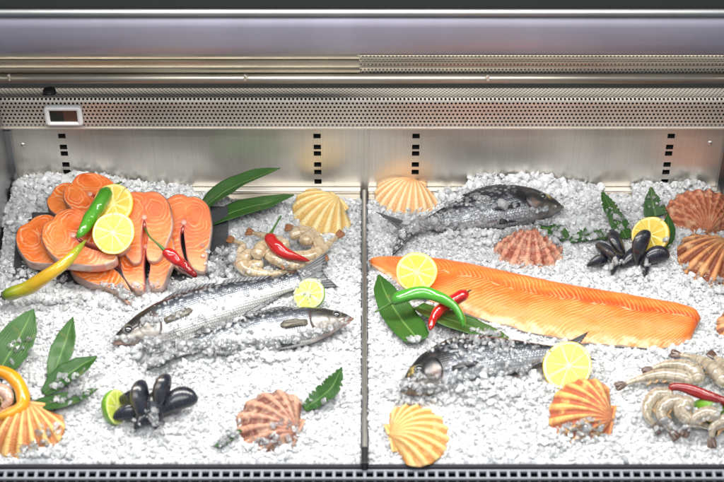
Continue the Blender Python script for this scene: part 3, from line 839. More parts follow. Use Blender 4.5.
# ---- salmon fillet
def fillet():
    top = [(369, 262), (376, 258), (400, 257), (440, 259), (480, 266), (520, 275), (560, 283), (600, 290), (640, 297), (675, 303), (694, 309), (701, 318)]
    bot = [(369, 264), (378, 270), (400, 284), (430, 300), (460, 311), (490, 321), (520, 329), (560, 338), (600, 344), (640, 347), (672, 347), (690, 340)]
    zb = .010
    tp = catmull([P(u, v, zb + .006) for u, v in top], 110); bp = catmull([P(u, v, zb - .004) for u, v in bot], 110)
    c = (tp[55] + bp[55]) / 2
    t = reg(thing('salmon_fillet', 'large orange salmon fillet lying across the right tray', 'salmon fillet', Matrix.Translation(c)))
    nt = 30; V = []; S = []; T = []; L = 0
    mids = [(a + b) / 2 for a, b in zip(tp, bp)]
    for i in range(110):
        if i: L += (mids[i] - mids[i - 1]).length
        s = i / 109
        hh = (.006 + .013 * min(1, s / .35) ** .8) * (1 if s < .955 else max(0.0, 1 - ((s - .955) / .045) ** 2.2) ** .5 * .8 + .2)
        for j in range(nt + 1):
            f = j / nt
            p = tp[i].lerp(bp[i], f)
            e = abs(2 * f - 1)
            dome = (1 - e ** 3.2) ** .8 if e < 1 else 0
            z = hh * dome * (1.0 - .28 * f)
            z -= .0010 * math.exp(-((f - .40) / .05) ** 2) * min(1, s * 3)
            z += .0022 * noise.noise((p.x * 22, p.y * 26, 2.2)) + .0008 * noise.noise((p.x * 70, p.y * 70, 5.2))
            rag = .004 * noise.noise((p.x * 60, f * 2, 8.8)) * (1 if f > .9 else 0)
            V.append((p - c) + Vector((0, rag, z))); S.append(L); T.append(f)
    n = len(V); m = nt + 1
    F = grid_faces(110, m)
    part('flesh', V, F, M_fillet, t, {'fs': S, 'ft': T})
    # silver skin underneath
    V2 = [Vector((v.x, v.y, -.008)) for v in V]
    sk = V2[:]; skF = grid_faces(110, m, flip=True)
    o = len(sk); rim = [i * m for i in range(110)] + [109 * m + j for j in range(1, m)] + [i * m + nt for i in range(108, -1, -1)] + [j for j in range(nt - 1, 0, -1)]
    sk += [V[i] + Vector((0, 0, -.0003)) for i in rim]
    for a in range(len(rim)):
        b_ = (a + 1) % len(rim); skF.append((rim[a], rim[b_], o + b_, o + a))
    part('skin', sk, skF, Mat('fillet_skin', color=(.50, .42, .38), rough=.3, metal=.2), t)
fillet()

# ---- fish
TAB = {
 'bass': dict(top=[(0, .006), (.03, .032), (.08, .055), (.16, .083), (.25, .102), (.38, .112), (.5, .106), (.65, .086), (.8, .058), (.92, .040), (1, .044)],
              bot=[(0, .004), (.03, .022), (.08, .044), (.16, .074), (.25, .098), (.38, .112), (.5, .108), (.65, .083), (.8, .053), (.92, .038), (1, .044)],
              wid=[(0, .006), (.05, .032), (.15, .058), (.3, .070), (.5, .064), (.7, .042), (.9, .018), (1, .007)], eye=(.090, .34, .027), fork=.055, tl=.10, te=(.29, .56, .6, .84)),
 'bream': dict(top=[(0, .010), (.03, .062), (.08, .115), (.16, .165), (.28, .200), (.42, .198), (.58, .160), (.74, .105), (.88, .055), (.95, .043), (1, .05)],
               bot=[(0, .008), (.03, .038), (.08, .075), (.16, .118), (.28, .150), (.42, .158), (.58, .138), (.74, .092), (.88, .05), (.95, .040), (1, .05)],
               wid=[(0, .010), (.05, .045), (.15, .080), (.3, .095), (.5, .082), (.7, .052), (.9, .022), (1, .008)], eye=(.125, .38, .034), fork=.10, tl=.16, te=(.25, .58, .58, .88))}
def fish(name, label, head, tail, dz, kind, roll, bend=.0, absz=None, mscale=1.0, tailm=1.0):
    tb = TAB[kind]
    A = G(*head, dz); B = G(*tail, dz)
    if absz is not None: A = P(*head, absz); B = P(*tail, absz)
    D = A - B; L = D.length; right = D.x > 0
    mx = 1 if right else -1
    yaw = math.atan2(D.y, D.x) if right else math.atan2(-D.y, -D.x)
    t = reg(thing(name, label, 'fish', Matrix.Translation((A + B) / 2) @ Matrix.Rotation(yaw, 4, 'Z') @ Matrix.Rotation(R(roll), 4, 'X')))
    Lb = L * .845
    def X(u): return mx * (L / 2 - u * Lb)
    def cy(u):
        q = (L / 2 - u * Lb) / (L / 2); return bend * (1 - q * q)
    def top(u): return interp(tb['top'], u) * Lb * mscale
    def bot(u): return interp(tb['bot'], u) * Lb * mscale
    def wid(u): return interp(tb['wid'], u) * Lb
    def S(u, v, off=0.0):
        hh = top(u) if v > 0 else bot(u)
        z = wid(u) * max(0, 1 - abs(v) ** 2.2) ** .5
        return Vector((X(u), cy(u) + v * hh, z + off))
    us = [(1 - math.cos(PI * .5 * i / 21)) * .3 for i in range(22)] + list(np.linspace(.3, 1, 42)[1:])
    m = 36; V = []; U = []; VV = []
    for u in us:
        for k in range(m):
            a = 2 * PI * k / m
            c, s_ = math.cos(a), math.sin(a)
            hh = top(u) if c > 0 else bot(u)
            V.append((X(u), cy(u) + hh * c, wid(u) * math.copysign(abs(s_) ** .92, s_))); U.append(u); VV.append(c)
    n = len(us); F = grid_faces(n, m, True, flip=(mx > 0))
    V.append((X(0) + mx * .002, cy(0), 0)); U.append(0); VV.append(0); V.append((X(1), cy(1), 0)); U.append(1); VV.append(0)
    for k in range(m):
        q = [(n * m, (k + 1) % m, k), (n * m + 1, (n - 1) * m + k, (n - 1) * m + (k + 1) % m)]
        F += [f if mx < 0 else f[::-1] for f in q]
    skin = M_bass if kind == 'bass' else M_bream; fin = M_fin_bass if kind == 'bass' else M_fin_bream
    part('body', V, F, skin, t, {'fu': U, 'fv': VV})
    def patch(nm, cu, cv, ru, rv, lift, mt, parent=t, shape=None, nr=10, na=36, rear=0.0):
        V = []; U = []; W = []; FR = []
        for i in range(nr + 1):
            r = i / nr
            for k in range(na):
                a = 2 * PI * k / na
                u = cu + ru * r * math.cos(a); v = cv + rv * r * math.sin(a)
                e = lift * (1 - r ** 5) + rear * max(0, math.cos(a)) * r ** 2 * (1 if r < 1 else .1)
                V.append(S(max(0, u), max(-.97, min(.97, v)), e + .0003)); U.append(u); W.append(v); FR.append(a / PI)
        F = [tuple(f) if mx > 0 else tuple(f[::-1]) for f in grid_faces(nr + 1, na, True)]
        return part(nm, V, F, mt, parent, {'fu': U, 'fv': W, 'fr': FR})
    if kind == 'bass':
        patch('gill_cover', .185, -.10, .062, .62, .0028, skin, rear=.0018)
        patch('cheek_plate', .125, -.18, .042, .46, .0016, skin)
    else:
        patch('gill_cover', .190, .0, .062, .60, .0030, skin, rear=.0018)
        patch('cheek_plate', .13, -.22, .045, .40, .0016, skin)
    # eye
    eu, ev, er = tb['eye']; er *= Lb * mscale
    c0 = S(eu, ev)
    def disc(rad, hgt, base):
        V = []
        for i in range(7):
            q = i / 6 * PI / 2
            for k in range(24):
                a = 2 * PI * k / 24
                V.append(c0 + Vector((rad * math.cos(q) * math.cos(a), rad * math.cos(q) * math.sin(a), base + hgt * math.sin(q))))
        return V, grid_faces(7, 24, True)
    V, F = disc(er, er * .50, -er * .22); e = part('eye', V, F, M_eye, t)
    V, F = disc(er * .66, er * .32, er * .09); part('pupil', V, F, M_pupil, e)
    # mouth
    if kind == 'bass': mp = [(.0, -.1), (.03, -.18), (.06, -.30), (.085, -.48)]
    else: mp = [(.0, -.1), (.025, -.25), (.05, -.42), (.07, -.58)]
    pth = catmull([S(u, v, .0004) for u, v in mp], 14)
    V, F, T = tube(pth, [.0016 * (1 - .5 * i / 13) * Lb / .3 for i in range(14)], 8); part('mouth', V, F, M_mouth, t)
    pth = catmull([S(u + .004, max(-.95, v - .13), .0002) for u, v in mp], 14)
    V, F, T = tube(pth, [.0021 * (1 - .4 * i / 13) * Lb / .3 for i in range(14)], 8)
    part('lower_lip', V, F, M_lip if kind == 'bass' else M_eye, t)
    # fins as thin ribbed slabs
    def fan(nm, base, tips, mt, th=.0012, bow=0.0, parent=t):
        nb = 25; k = 8
        bp = catmull(base, nb); tp = catmull(tips, nb); G_ = []; FR = []
        for i in range(nb):
            for j in range(k):
                f = j / (k - 1); p = bp[i].lerp(tp[i], f)
                p = p + Vector((0, 0, bow * math.sin(PI * f) + .0010 * math.sin(i * PI * .9) * f))
                if j == k - 1: p = bp[i].lerp(tp[i], f - .05 * (i % 2) - .04 * random.random())
                G_.append(p); FR.append(i / (nb - 1))
        V, F = slab(G_, nb, k, th)
        return part(nm, V, F, mt, parent, {'fr': FR + FR})
    th_ = top(1); bx = X(1) + mx * .004; tipx = -mx * L / 2; tl = tb['tl'] * Lb * tailm
    fork = tb['fork'] * Lb
    c1 = cy(1)
    fan('tail_fin', [Vector((bx, c1 + th_ * .95, .001)), Vector((bx, c1, .001)), Vector((bx, c1 - th_ * .95, .001))],
        [Vector((tipx, c1 + tl, .001)), Vector((tipx + mx * fork * .55, c1 + tl * .5, .004)), Vector((tipx + mx * fork, c1, .001)), Vector((tipx + mx * fork * .55, c1 - tl * .5, -.002)), Vector((tipx + mx * .004, c1 - tl, .001))], fin, .0016)
    a0, a1, b0, b1 = tb['te']; fh = (.016 if kind == 'bass' else .014) * Lb
    fan('dorsal_fin', [Vector((X(u), cy(u) + top(u) * .95, 0)) for u in np.linspace(a0, a1, 6)],
        [Vector((X(u + .035), cy(u) + top(u) + fh * w, .003)) for u, w in zip(np.linspace(a0, a1, 6), (.5, 1, 1, .85, .6, .25))], fin)
    if b0 > a1:
        fan('rear_dorsal_fin', [Vector((X(u), cy(u) + top(u) * .95, 0)) for u in np.linspace(b0, b1, 5)],
            [Vector((X(u + .03), cy(u) + top(u) + fh * w, .002)) for u, w in zip(np.linspace(b0, b1, 5), (.7, .95, .8, .6, .3))], fin)
    fan('anal_fin', [Vector((X(u), cy(u) - bot(u) * .95, 0)) for u in np.linspace(.66, .84, 5)],
        [Vector((X(u + .03), cy(u) - bot(u) - fh * w, 0)) for u, w in zip(np.linspace(.66, .84, 5), (.7, .9, .8, .6, .3))], fin)
    fan('pelvic_fin', [S(u, -.93) for u in (.33, .36)], [S(.44, -.80, .004), S(.45, -.96, .003)], fin)
    if kind == 'bass':
        fan('pectoral_fin', [S(.262, .02, .002), S(.262, -.12, .002), S(.265, -.26, .002)], [S(.39, .14, .003), S(.42, -.04, .003), S(.39, -.20, .003)], M_fin_pect, bow=.004)
    else:
        fan('pectoral_fin', [S(.30, -.16, .002), S(.30, -.25, .002), S(.30, -.34, .002)], [S(.44, -.16, .003), S(.47, -.32, .003), S(.42, -.42, .003)], fin, bow=.004)
    return t

fish('sea_bass', 'upper silver fish with its head at the lower left and its tail free', (112, 342), (335, 272), .016, 'bass', 26, .006, mscale=1.08)
fish('sea_bass', 'lower silver fish with its head beside the divider, pink mouth open', (353, 319), (140, 357), .026, 'bass', 22, .004, mscale=1.08)
fish('sea_bream', 'upper dark bream in front of the steel wall, head to the right', (563, 207), (384, 241), .020, 'bream', 22, .020, mscale=.80)
fish('sea_bream', 'lower dark bream half covered with ice, head to the left', (401, 388), (597, 355), .020, 'bream', 16, .022, mscale=.92, tailm=.62)

# ---- scallop shells
def shell(label, u, v, size, fan_dir, tilt, look, dz=.0, lean=0, nrib=10, amp=.05, dome=.30, frill=.0, name='scallop_shell', ratio=1.0):
    """fan_dir: direction (degrees, world, 90 = away from the viewer) in which the shell opens"""
    S_ = size; A = R(74)
    na, nr = nrib * 10 + 1, 34
    V = []; SA = []; SR = []; RB = []
    for i in range(nr + 1):
        r = i / nr
        for k in range(na):
            w = -1 + 2 * k / (na - 1); a = w * A
            rib = math.cos(2 * PI * nrib * (w * .5))
            rad = S_ * (math.cos(a) ** .42) * (1 + .011 * rib * r) * (1 + frill * .05 * noise.noise((w * 7, r * 3, size * 100)))
            d = dome * S_
            if r > .34: z = d * (1 - ((r - .34) / .66) ** 2.1)
            else: z = d * (1 - .62 * ((.34 - r) / .34) ** 1.7)
            z *= max(0, 1 - abs(w) ** 3.2) ** .75
            rr2 = rib if rib > 0 else rib * .9
            env = min(1, r * 2.2) * max(0, 1 - abs(w) ** 6)
            z += amp * S_ * .50 * rr2 * (r ** .55) * env
            if frill: z += frill * .018 * S_ * env * (math.sin(r * 2 * PI * 7 + noise.noise((w * 5, 0, size * 77)) * 3) + noise.noise((w * 22, r * 22, 1)))
            wr = r * ratio
            V.append((rad * r * math.sin(a), rad * r * math.cos(a) - .5 * S_, z)); SA.append(w); SR.append(r); RB.append(rib * (1 if r > .05 else 0))
    F = grid_faces(nr + 1, na, flip=True)
    # inner face and rim close the valve
    o = len(V); V += [(x, y, z - .0022) for x, y, z in V]; SA += SA; SR += SR; RB += RB
    F += grid_faces(nr + 1, na, off=o)
    rim = [i * na for i in range(nr + 1)] + [nr * na + k for k in range(1, na)] + [i * na + na - 1 for i in range(nr - 1, -1, -1)]
    for a_, b_ in zip(rim, rim[1:]): F.append((b_, a_, a_ + o, b_ + o))
    p = G(u, v, dz)
    t = reg(thing(name, label, 'shell', place(p, 0, tilt, fan_dir - 90, lean), 'scallop shells on the ice'))
    part('ribbed_valve', V, F, SH[look], t, {'sa': SA, 'sr': SR, 'rib': RB})
    for s in (-1, 1):
        nu, nv = 10, 8; Gp = []; a_, r_, q_ = [], [], []
        for i in range(nu):
            for j in range(nv):
                f, g = i / (nu - 1), j / (nv - 1)
                x = s * (.03 + .25 * f) * S_ * 1.0; y = -.5 * S_ + (-.015 + (.20 - .06 * f) * g) * S_
                z = dome * S_ * (.30 - .18 * f - .10 * g * f) + .006 * S_ * math.sin(g * 14)
                Gp.append((x, y, z)); a_.append(0); r_.append(.2 + .5 * g); q_.append(math.sin(g * 14))
        V2, F2 = slab(Gp, nu, nv, .0022)
        if s > 0: F2 = [f[::-1] for f in F2]
        part('hinge_ear', V2, F2, SH[look], t, {'sa': a_ * 2, 'sr': r_ * 2, 'rib': q_ * 2})
    return t
shell('cream yellow scallop shell beside the two long leaves at the back', 320, 214, .086, -140, 12, 'cream', .004, nrib=9)
shell('peach scallop shell against the back wall beside the divider', 405, 199, .085, -112, 8, 'peach', .002, nrib=12, amp=.035)
shell('small pink frilled shell between the upper bream and the fillet', 528, 252, .088, -100, 12, 'pink', .002, nrib=9, frill=1.6, amp=.06)
shell('rust red shell below the steel wall at the far right', 702, 213, .098, 92, 14, 'rust', .006, nrib=13, frill=1.0, amp=.04)
shell('brown ribbed shell with dark grooves at the right edge, below the rust one', 712, 263, .098, -130, 12, 'brown', .004, nrib=10, amp=.07)
shell('honey coloured shell with a dark ribbed fan below the curled amber pepper', 24, 432, .092, -92, 12, 'honey', .006, nrib=10, amp=.06)
shell('mauve brown shell with broken ice on it at the front of the left tray', 268, 426, .098, 160, 14, 'mauve', .002, nrib=9, amp=.06, frill=.5)
shell('tawny orange shell below the lemon half at the tail of the lower bream', 581, 415, .096, 165, 20, 'tawny', .004, nrib=10, amp=.07)
shell('golden yellow shell at the front of the right tray beside the divider', 418, 434, .090, 14, 4, 'gold', .006, nrib=11, amp=.06)
shell('small rust brown shell fragment half out of the frame at the right edge', 732, 328, .05, 180, 10, 'brown', .0, nrib=7)

# ---- chilis
def chili(label, pts, rad, mt, stem=None, stemmat=None, prof=None, name='chili_pepper', cat='chili'):
    """pts: (u, v, z) with absolute z, blunt end first"""
    path = catmull([P(*p) for p in pts], 46); c = path[22].copy()
    prof = prof or [(0, .45), (.04, .80), (.12, 1.0), (.35, .98), (.6, .80), (.82, .50), (.95, .22), (1, .06)]
    lp = [p - c for p in path]
    sd_ = pts[0][0] * .37
    rf = lambda t_, a: rad * float(interp(prof, t_)) * (1 + .09 * noise.noise((t_ * 7, math.cos(a) * .9, sd_ + math.sin(a) * .9)) + .05 * math.sin(3 * a + 5 * t_) + .04 * math.sin(2 * a - 9 * t_) + .03 * math.sin(23 * t_))
    V, F, T = tube(lp, rf, 20)
    t = reg(thing(name, label, cat, Matrix.Translation(c), None))
    part('flesh', V, F, mt, t, {'t': T})
    if stem:
        sp = catmull([P(*p) - c for p in stem], 14)
        V, F, T = tube(sp, [.0034 * max(.45, 1 - i / 9) for i in range(14)], 10)
        part('stem', V, F, stemmat or M_stem, t)
        d = (lp[1] - lp[0]).normalized()
        V, F, T = tube([lp[0] - d * .002, lp[0] + d * .0005, lp[0] + d * .003], [.002, rad * .62, rad * .66], 16)
        part('calyx', V, F, stemmat or M_stem, t)
    return t
chili('short bright green chili lying upright across the lemon and salmon steaks', [(108, 190, .118), (103, 199, .116), (92, 215, .110), (83, 230, .106), (77, 238, .100)], .0125, M_green, [(108, 190, .118), (114, 185, .120), (122, 182, .12)],
      prof=[(0, .55), (.06, .85), (.2, 1), (.55, .92), (.8, .72), (.94, .45), (1, .12)])
chili('long yellow green pepper reaching from the ice up onto the salmon steaks', [(3, 296, .030), (14, 293, .038), (30, 287, .052), (50, 274, .080), (66, 262, .094), (77, 250, .100), (86, 240, .104)], .0115, M_ygo, [(4, 296, .030), (0, 297, .029), (-3, 297, .028)], M_stemd,
      prof=[(0, .5), (.05, .9), (.15, 1.0), (.5, .96), (.75, .75), (.9, .45), (1, .08)])
chili('small red chili with a curved green stem on the right salmon steaks', [(165, 251, .082), (170, 255, .080), (179, 262, .072), (187, 270, .062)], .0098, M_red, [(165, 251, .082), (158, 244, .090), (150, 237, .096), (145, 228, .098)])
chili('second small red chili tucked under the first at the edge of the slate', [(176, 258, .062), (184, 266, .056), (191, 272, .050), (197, 277, .044)], .0082, M_dred, prof=[(0, .5), (.1, .9), (.4, 1), (.7, .9), (.92, .6), (1, .2)])
chili('red chili with a straight green stem lying on the pile of tan shrimps', [(269, 235, .058), (273, 243, .056), (282, 251, .052), (296, 257, .046), (310, 261, .038)], .0105, M_red, [(270, 235, .058), (275, 226, .062), (281, 216, .066)])
chili('curved glossy green chili on the salmon fillet pointing at the divider', [(393, 302, .046), (402, 297, .052), (422, 293, .056), (440, 297, .056), (454, 306, .052), (461, 317, .044), (464, 327, .036)], .0105, M_green2, [(393, 302, .046), (386, 306, .040), (375, 312, .034)],
      prof=[(0, .55), (.06, .92), (.2, 1), (.5, .9), (.75, .7), (.92, .5), (1, .2)])
chili('red chili crossing under the curved green chili beside the fillet', [(467, 293, .048), (458, 298, .046), (444, 306, .038), (434, 317, .032), (430, 330, .028)], .0098, M_red, [(467, 293, .048), (469, 291, .048), (471, 290, .048)], M_stemd,
      prof=[(0, .6), (.08, .95), (.3, 1), (.6, .85), (.85, .62), (.95, .45), (1, .2)])
chili('amber orange pepper curled into a loop at the left edge above the honey shell', [(-14, 374, .050), (0, 372, .050), (13, 378, .050), (22, 391, .046), (22, 405, .040), (10, 414, .034), (-6, 418, .030)], .0105, M_amber, prof=[(0, .8), (.3, 1), (.6, .95), (.85, .7), (1, .35)])
chili('dark red chili lying over the grey shrimps in the right corner', [(669, 392, .040), (674, 387, .044), (688, 389, .046), (705, 395, .046), (720, 400, .044), (738, 408, .040)], .0082, M_dred, prof=[(0, .35), (.08, .75), (.3, .95), (.6, 1), (1, .9)])

# ---- lemons and limes
def citrus(label, u, v, z, rad, nrm, kind='lemon', spin=0, frac=1.0, absz=True, squash=1.0, nseg=10):
    """half fruit: nrm = direction the cut face looks to; frac < 1 makes a flatter cap"""
    c = P(u, v, z) if absz else G(u, v, z)
    N = Vector(nrm).normalized()
    q = Vector((0, 0, 1)).rotation_difference(N)
    M = Matrix.Translation(c) @ q.to_matrix().to_4x4() @ Matrix.Rotation(R(spin), 4, 'Z')
    t = reg(thing(kind + '_half', label, kind, M, 'citrus halves'))
    na = 120; V = []
    wob = lambda a: 1 + .022 * math.sin(2 * a + u) + .012 * math.sin(3 * a + v) + .006 * math.sin(7 * a + u * v)
    rings = [(.965, .0004), (.99, .0000), (1.0, -.0015)] + [(math.cos(a), -math.sin(a) * frac * rad - .0015) for a in np.linspace(.12, PI / 2 - .10, 14)]
    rings += [(.10, -rad * frac - .004), (.05, -rad * frac - .006)]
    for rr2, z2 in rings:
        for k in range(na):
            a = 2 * PI * k / na
            V.append((rad * rr2 * wob(a) * math.cos(a), rad * rr2 * wob(a) * math.sin(a) * squash, z2))
    F = grid_faces(len(rings), na, True); F = [f[::-1] for f in F]
    F.append(tuple((len(rings) - 1) * na + k for k in range(na))[::-1])
    part('peel', V, [f[::-1] for f in F], M_lpeel if kind == 'lemon' else M_gpeel, t)
    nr = 26; V = []; Pu = []; An = []; Ra = []
    rs = random.Random(int(u * 10)); jit = [rs.uniform(-.10, .10) for _ in range(nseg)]
    cx, cy_ = rs.uniform(-.04, .04), rs.uniform(-.04, .04)
    for i in range(nr + 1):
        r = i / nr
        for k in range(na):
            a = 2 * PI * k / na
            s = a / (2 * PI) * nseg; f = s - math.floor(s); idx = int(s) % nseg
            e0 = .5 + .0; edge = min(f - jit[idx] * .5 * 0, 1 - f) * 2 * PI / nseg * r   # arc distance to the membrane
            w = min(1, max(0, (edge - .014) / .035)) * min(1, max(0, (.915 - r) / .04)) * min(1, max(0, (r - .10) / .06))
            V.append((rad * .967 * wob(a) * (r * math.cos(a + .12 * math.sin(a + idx)) + cx * (1 - r)), rad * .967 * wob(a) * squash * (r * math.sin(a + .12 * math.sin(a + idx)) + cy_ * (1 - r)), .0004 + .0007 * w))
            Pu.append(w); An.append(a + idx * 3); Ra.append(r)
    part('cut_face', V, [f for f in grid_faces(nr + 1, na, True)], M_lcut if kind == 'lemon' else M_gcut, t, {'pulp': Pu, 'ang': An, 'rad': Ra})
    return t
citrus('round lemon half facing the viewer in the middle of the salmon steaks', 113.5, 233, .104, .0335, (.05, -.70, .72), spin=20)
citrus('lemon half behind the green chili at the back of the salmon pile', 113, 204, .108, .0335, (-.12, -.58, .8), spin=50)
citrus('lemon half lying on the narrow end of the salmon fillet', 416.5, 272, .046, .0325, (-.10, -.72, .69), spin=10)
citrus('lemon half leaning against the dark mussels by the back wall', 650, 235, .040, .0315, (-.45, -.55, .70), spin=40)
citrus('lemon half on the tail of the lower bream above the tawny shell', 567.5, 366, .030, .0375, (-.02, -.60, .80), spin=65)
citrus('lime half resting on the back of the lower silver fish', 309, 294, .040, .0255, (-.25, -.50, .83), 'lime', spin=33)
citrus('lime piece seen edge on at the left side of the black mussels', 117, 407, .022, .0265, (.86, -.30, .42), 'lime', spin=15, frac=.75)
citrus('lime half with its green peel up among the grey shrimps', 712, 405, .022, .0265, (.10, .55, .25), 'lime', spin=15)

# ---- shrimps
def shrimp(label, pts, mt=None, tail=None, rad=.0116):
    """pts: (u, v, z), thick end first, tail last"""
    mt = mt or M_shr; tail = tail or M_tail
    n = 43; path = catmull([P(*p) for p in pts], n); c = path[n // 2].copy(); path = [p - c for p in path]
    t = reg(thing('shrimp', label, 'shrimp', Matrix.Translation(c), 'raw shrimps on the ice'))
    pr = [(0, .50), (.03, .80), (.10, .98), (.28, 1.0), (.5, .86), (.72, .62), (.88, .42), (1, .30)]
    def rf(f, a):
        q = f * 6.5; saw = q - math.floor(q)
        return rad * float(interp(pr, f)) * (1 + .085 * saw ** 2 - .03 + .05 * noise.noise((f * 6, math.cos(a), math.sin(a) + pts[0][0])))
    V, F, T = tube(path, rf, 20, squash=.9)
    part('body', V, F, mt, t, {'t': T})
    d = (path[-1] - path[-4]).normalized(); up = Vector((0, -.5, .86)); sd = up.cross(d).normalized()
    V = []; F = []
    for k, an in enumerate((-17, -6, 6, 17)):
        dd = (d * math.cos(R(an)) + sd * math.sin(R(an))); ss = up.cross(dd).normalized(); Gp = []
        for i in range(9):
            f = i / 8; w = .0036 * math.sin(PI * (.15 + .72 * f)) ** .8
            for q in range(5):
                g = -1 + q / 2
                Gp.append(path[-1] - d * .003 + dd * (.019 * f) + ss * (w * g) + up * (.0011 * (k % 2) + .0014 * (1 - g * g) * f))
        v2, f2 = slab(Gp, 9, 5, .0008); o = len(V); V += v2; F += [tuple(i + o for i in f) for f in f2]
    part('tail_fan', V, F, tail, t)
    for k in range(5):
        i = int((.14 + .13 * k) * (n - 1)); i0, i1 = max(0, i - 6), min(n - 1, i + 6)
        tg = (path[i + 1] - path[i - 1]).normalized()
        inn = (path[i0] + path[i1]) / 2 - path[i]
        inn = inn - tg * inn.dot(tg)
        inn = inn.normalized() if inn.length > 1e-5 else sd
        b0 = path[i] + inn * rad * .70
        V, F, T = tube(catmull([b0, b0 + inn * .004 + tg * .004, b0 + inn * .005 + tg * .009], 7), [.0018, .0021, .0021, .0019, .0016, .0010, .0005], 7)
        part('leg', V, F, M_leg, t)
    return t
for lab, pts in [
 ('tan shrimp curled round the left rim of the left shrimp pile', [(263, 262, .030), (246, 268, .024), (237, 257, .026), (243, 246, .026), (234, 241, .022)]),
 ('tan shrimp along the front left edge of the left shrimp pile with a rusty tail', [(252, 251, .034), (242, 262, .030), (250, 271, .026), (270, 274, .024), (288, 271, .022)]),
 ('tan shrimp reaching right below the tip of the red chili', [(264, 250, .038), (276, 259, .036), (293, 265, .030), (307, 263, .026), (320, 259, .022)]),
 ('tan shrimp curled on the right side of the left pile near the cream shell', [(290, 237, .034), (304, 232, .036), (317, 240, .034), (318, 252, .030), (305, 258, .028), (290, 262, .024)]),
 ('tan shrimp with its tail pointing up right beside the cream shell', [(286, 257, .028), (304, 257, .030), (319, 252, .030), (329, 244, .028), (337, 237, .028)]),
 ('tan shrimp with its tail at the back left of the left shrimp pile', [(287, 247, .042), (274, 240, .036), (263, 236, .030), (253, 233, .024)]),
 ('tan shrimp at the very back of the left pile behind the red chili', [(303, 243, .038), (311, 234, .034), (303, 229, .028), (293, 228, .022)]),
 ('tan shrimp topmost on the left pile, lying under the red chili', [(256, 257, .044), (263, 246, .046), (276, 249, .044), (283, 261, .038)])]:
    shrimp(lab, pts)
for lab, pts in [
 ('nearly straight grey shrimp with its dark tail pointing left', [(694, 383, .026), (681, 377, .028), (660, 375, .026), (641, 379, .022), (625, 384, .018)]),
 ('grey shrimp bent like a hook just above the dark red chili', [(698, 384, .030), (696, 373, .034), (684, 366, .034), (665, 365, .028), (652, 369, .022)]),
 ('grey shrimp arching down to the right with its dark tail highest', [(726, 386, .030), (718, 373, .032), (706, 363, .028), (693, 358, .022), (680, 355, .018)]),
 ('grey shrimp cut by the right edge of the picture above the red chili', [(740, 373, .024), (728, 367, .022), (715, 357, .018)]),
 ('grey shrimp curled at the left rim of the right shrimp pile', [(673, 395, .036), (657, 395, .034), (648, 405, .030), (648, 417, .024), (654, 425, .018)]),
 ('grey shrimp inside the curl of the leftmost one in the right pile', [(685, 401, .038), (669, 403, .036), (661, 413, .030), (666, 424, .022), (671, 431, .016)]),
 ('grey shrimp at the middle of the right pile below the dark red chili', [(691, 399, .042), (681, 410, .036), (688, 420, .030), (700, 424, .024), (711, 428, .018)]),
 ('grey shrimp in front of the lime half in the right shrimp pile', [(720, 416, .036), (707, 413, .036), (695, 418, .032), (688, 428, .024)]),
 ('grey shrimp lowest in the right corner below the lime half', [(736, 421, .030), (723, 421, .030), (713, 428, .024), (712, 438, .016)])]:
    shrimp(lab, pts, M_shr2, M_tail2)
shrimp('pale pink shrimp inside the loop of the amber pepper at the left edge', [(-9, 393, .040), (3, 391, .040), (9, 400, .036), (2, 408, .030)], M_shrp, M_tail)

# ---- mussels
def mussel_parts(L=.060, W=.033, D=.0215):
    out = []
    for sgn in (1, -1):
        nu, nv = 30, 25; V = []; Gr = []; Ge = []
        for i in range(nu):
            f = .5 - .5 * math.cos(PI * i / (nu - 1))
            f = min(.9995, max(.0005, f)); w = W * .5 * (f ** .80 * (1 - f) ** .42) / .459
            bendy = .16 * W * math.sin(PI * f)
            for j in range(nv):
                g = -1 + 2 * j / (nv - 1)
                h = D * .5 * (f ** .72 * (1 - f) ** .46) / .457 * max(0, 1 - abs(g) ** 2.1) ** .62
                V.append((L * (f - .5), w * g * (1.12 if g > 0 else .88) + bendy, sgn * (h + .0006 - .0009 * max(0, abs(g) - .9) * 10)))
                Ge.append(abs(g))
                Gr.append(math.hypot(f, g * .35 * f))
        F = grid_faces(nu, nv, flip=(sgn > 0))
        out.append((V, F, Gr, Ge))
    return out
MUSM = [mesh('shell_valve', V, F, {'gr': Gr, 'ge': Ge}) for V, F, Gr, Ge in mussel_parts()]
for me in MUSM: me.materials.append(M_mus.m)
def mussel(label, u, v, z, yaw, pitch, roll, s=1.0, grp='black mussels'):
    M = Matrix.Translation(P(u, v, z)) @ Matrix.Rotation(R(yaw), 4, 'Z') @ Matrix.Rotation(R(-pitch), 4, 'Y') @ Matrix.Rotation(R(roll), 4, 'X') @ Matrix.Scale(s, 4)
    t = reg(thing('mussel', label, 'mussel', M, grp))
    for me in MUSM: part('shell_valve', me, None, None, t)
for a in [
 ('large black mussel standing upright in the middle of the left cluster', 143, 402, .036, 100, 48, 55, 1.12),
 ('black mussel upright at the top right of the left cluster', 163, 394, .040, 74, 48, 75, 1.04),
 ('black mussel lying at the right end of the left cluster', 178, 405, .028, 26, 12, 40, 1.06),
 ('black mussel low at the centre of the left cluster', 160, 410, .024, 80, 20, 40, 1.08),
 ('black mussel at the left of the cluster, behind the lime piece', 134, 404, .028, -30, 12, 50, 1.05),
 ('small black mussel lying flat in front of the lime piece', 127, 416, .018, 8, 6, 60, .82),
 ('black mussel at the front bottom of the left cluster', 148, 418, .018, 48, 5, 50, .95),
 ('thin black mussel edge showing behind the right end of the left cluster', 178, 398, .014, 10, 5, 85, .70)]:
    mussel(*a, grp='black mussels of the left cluster')
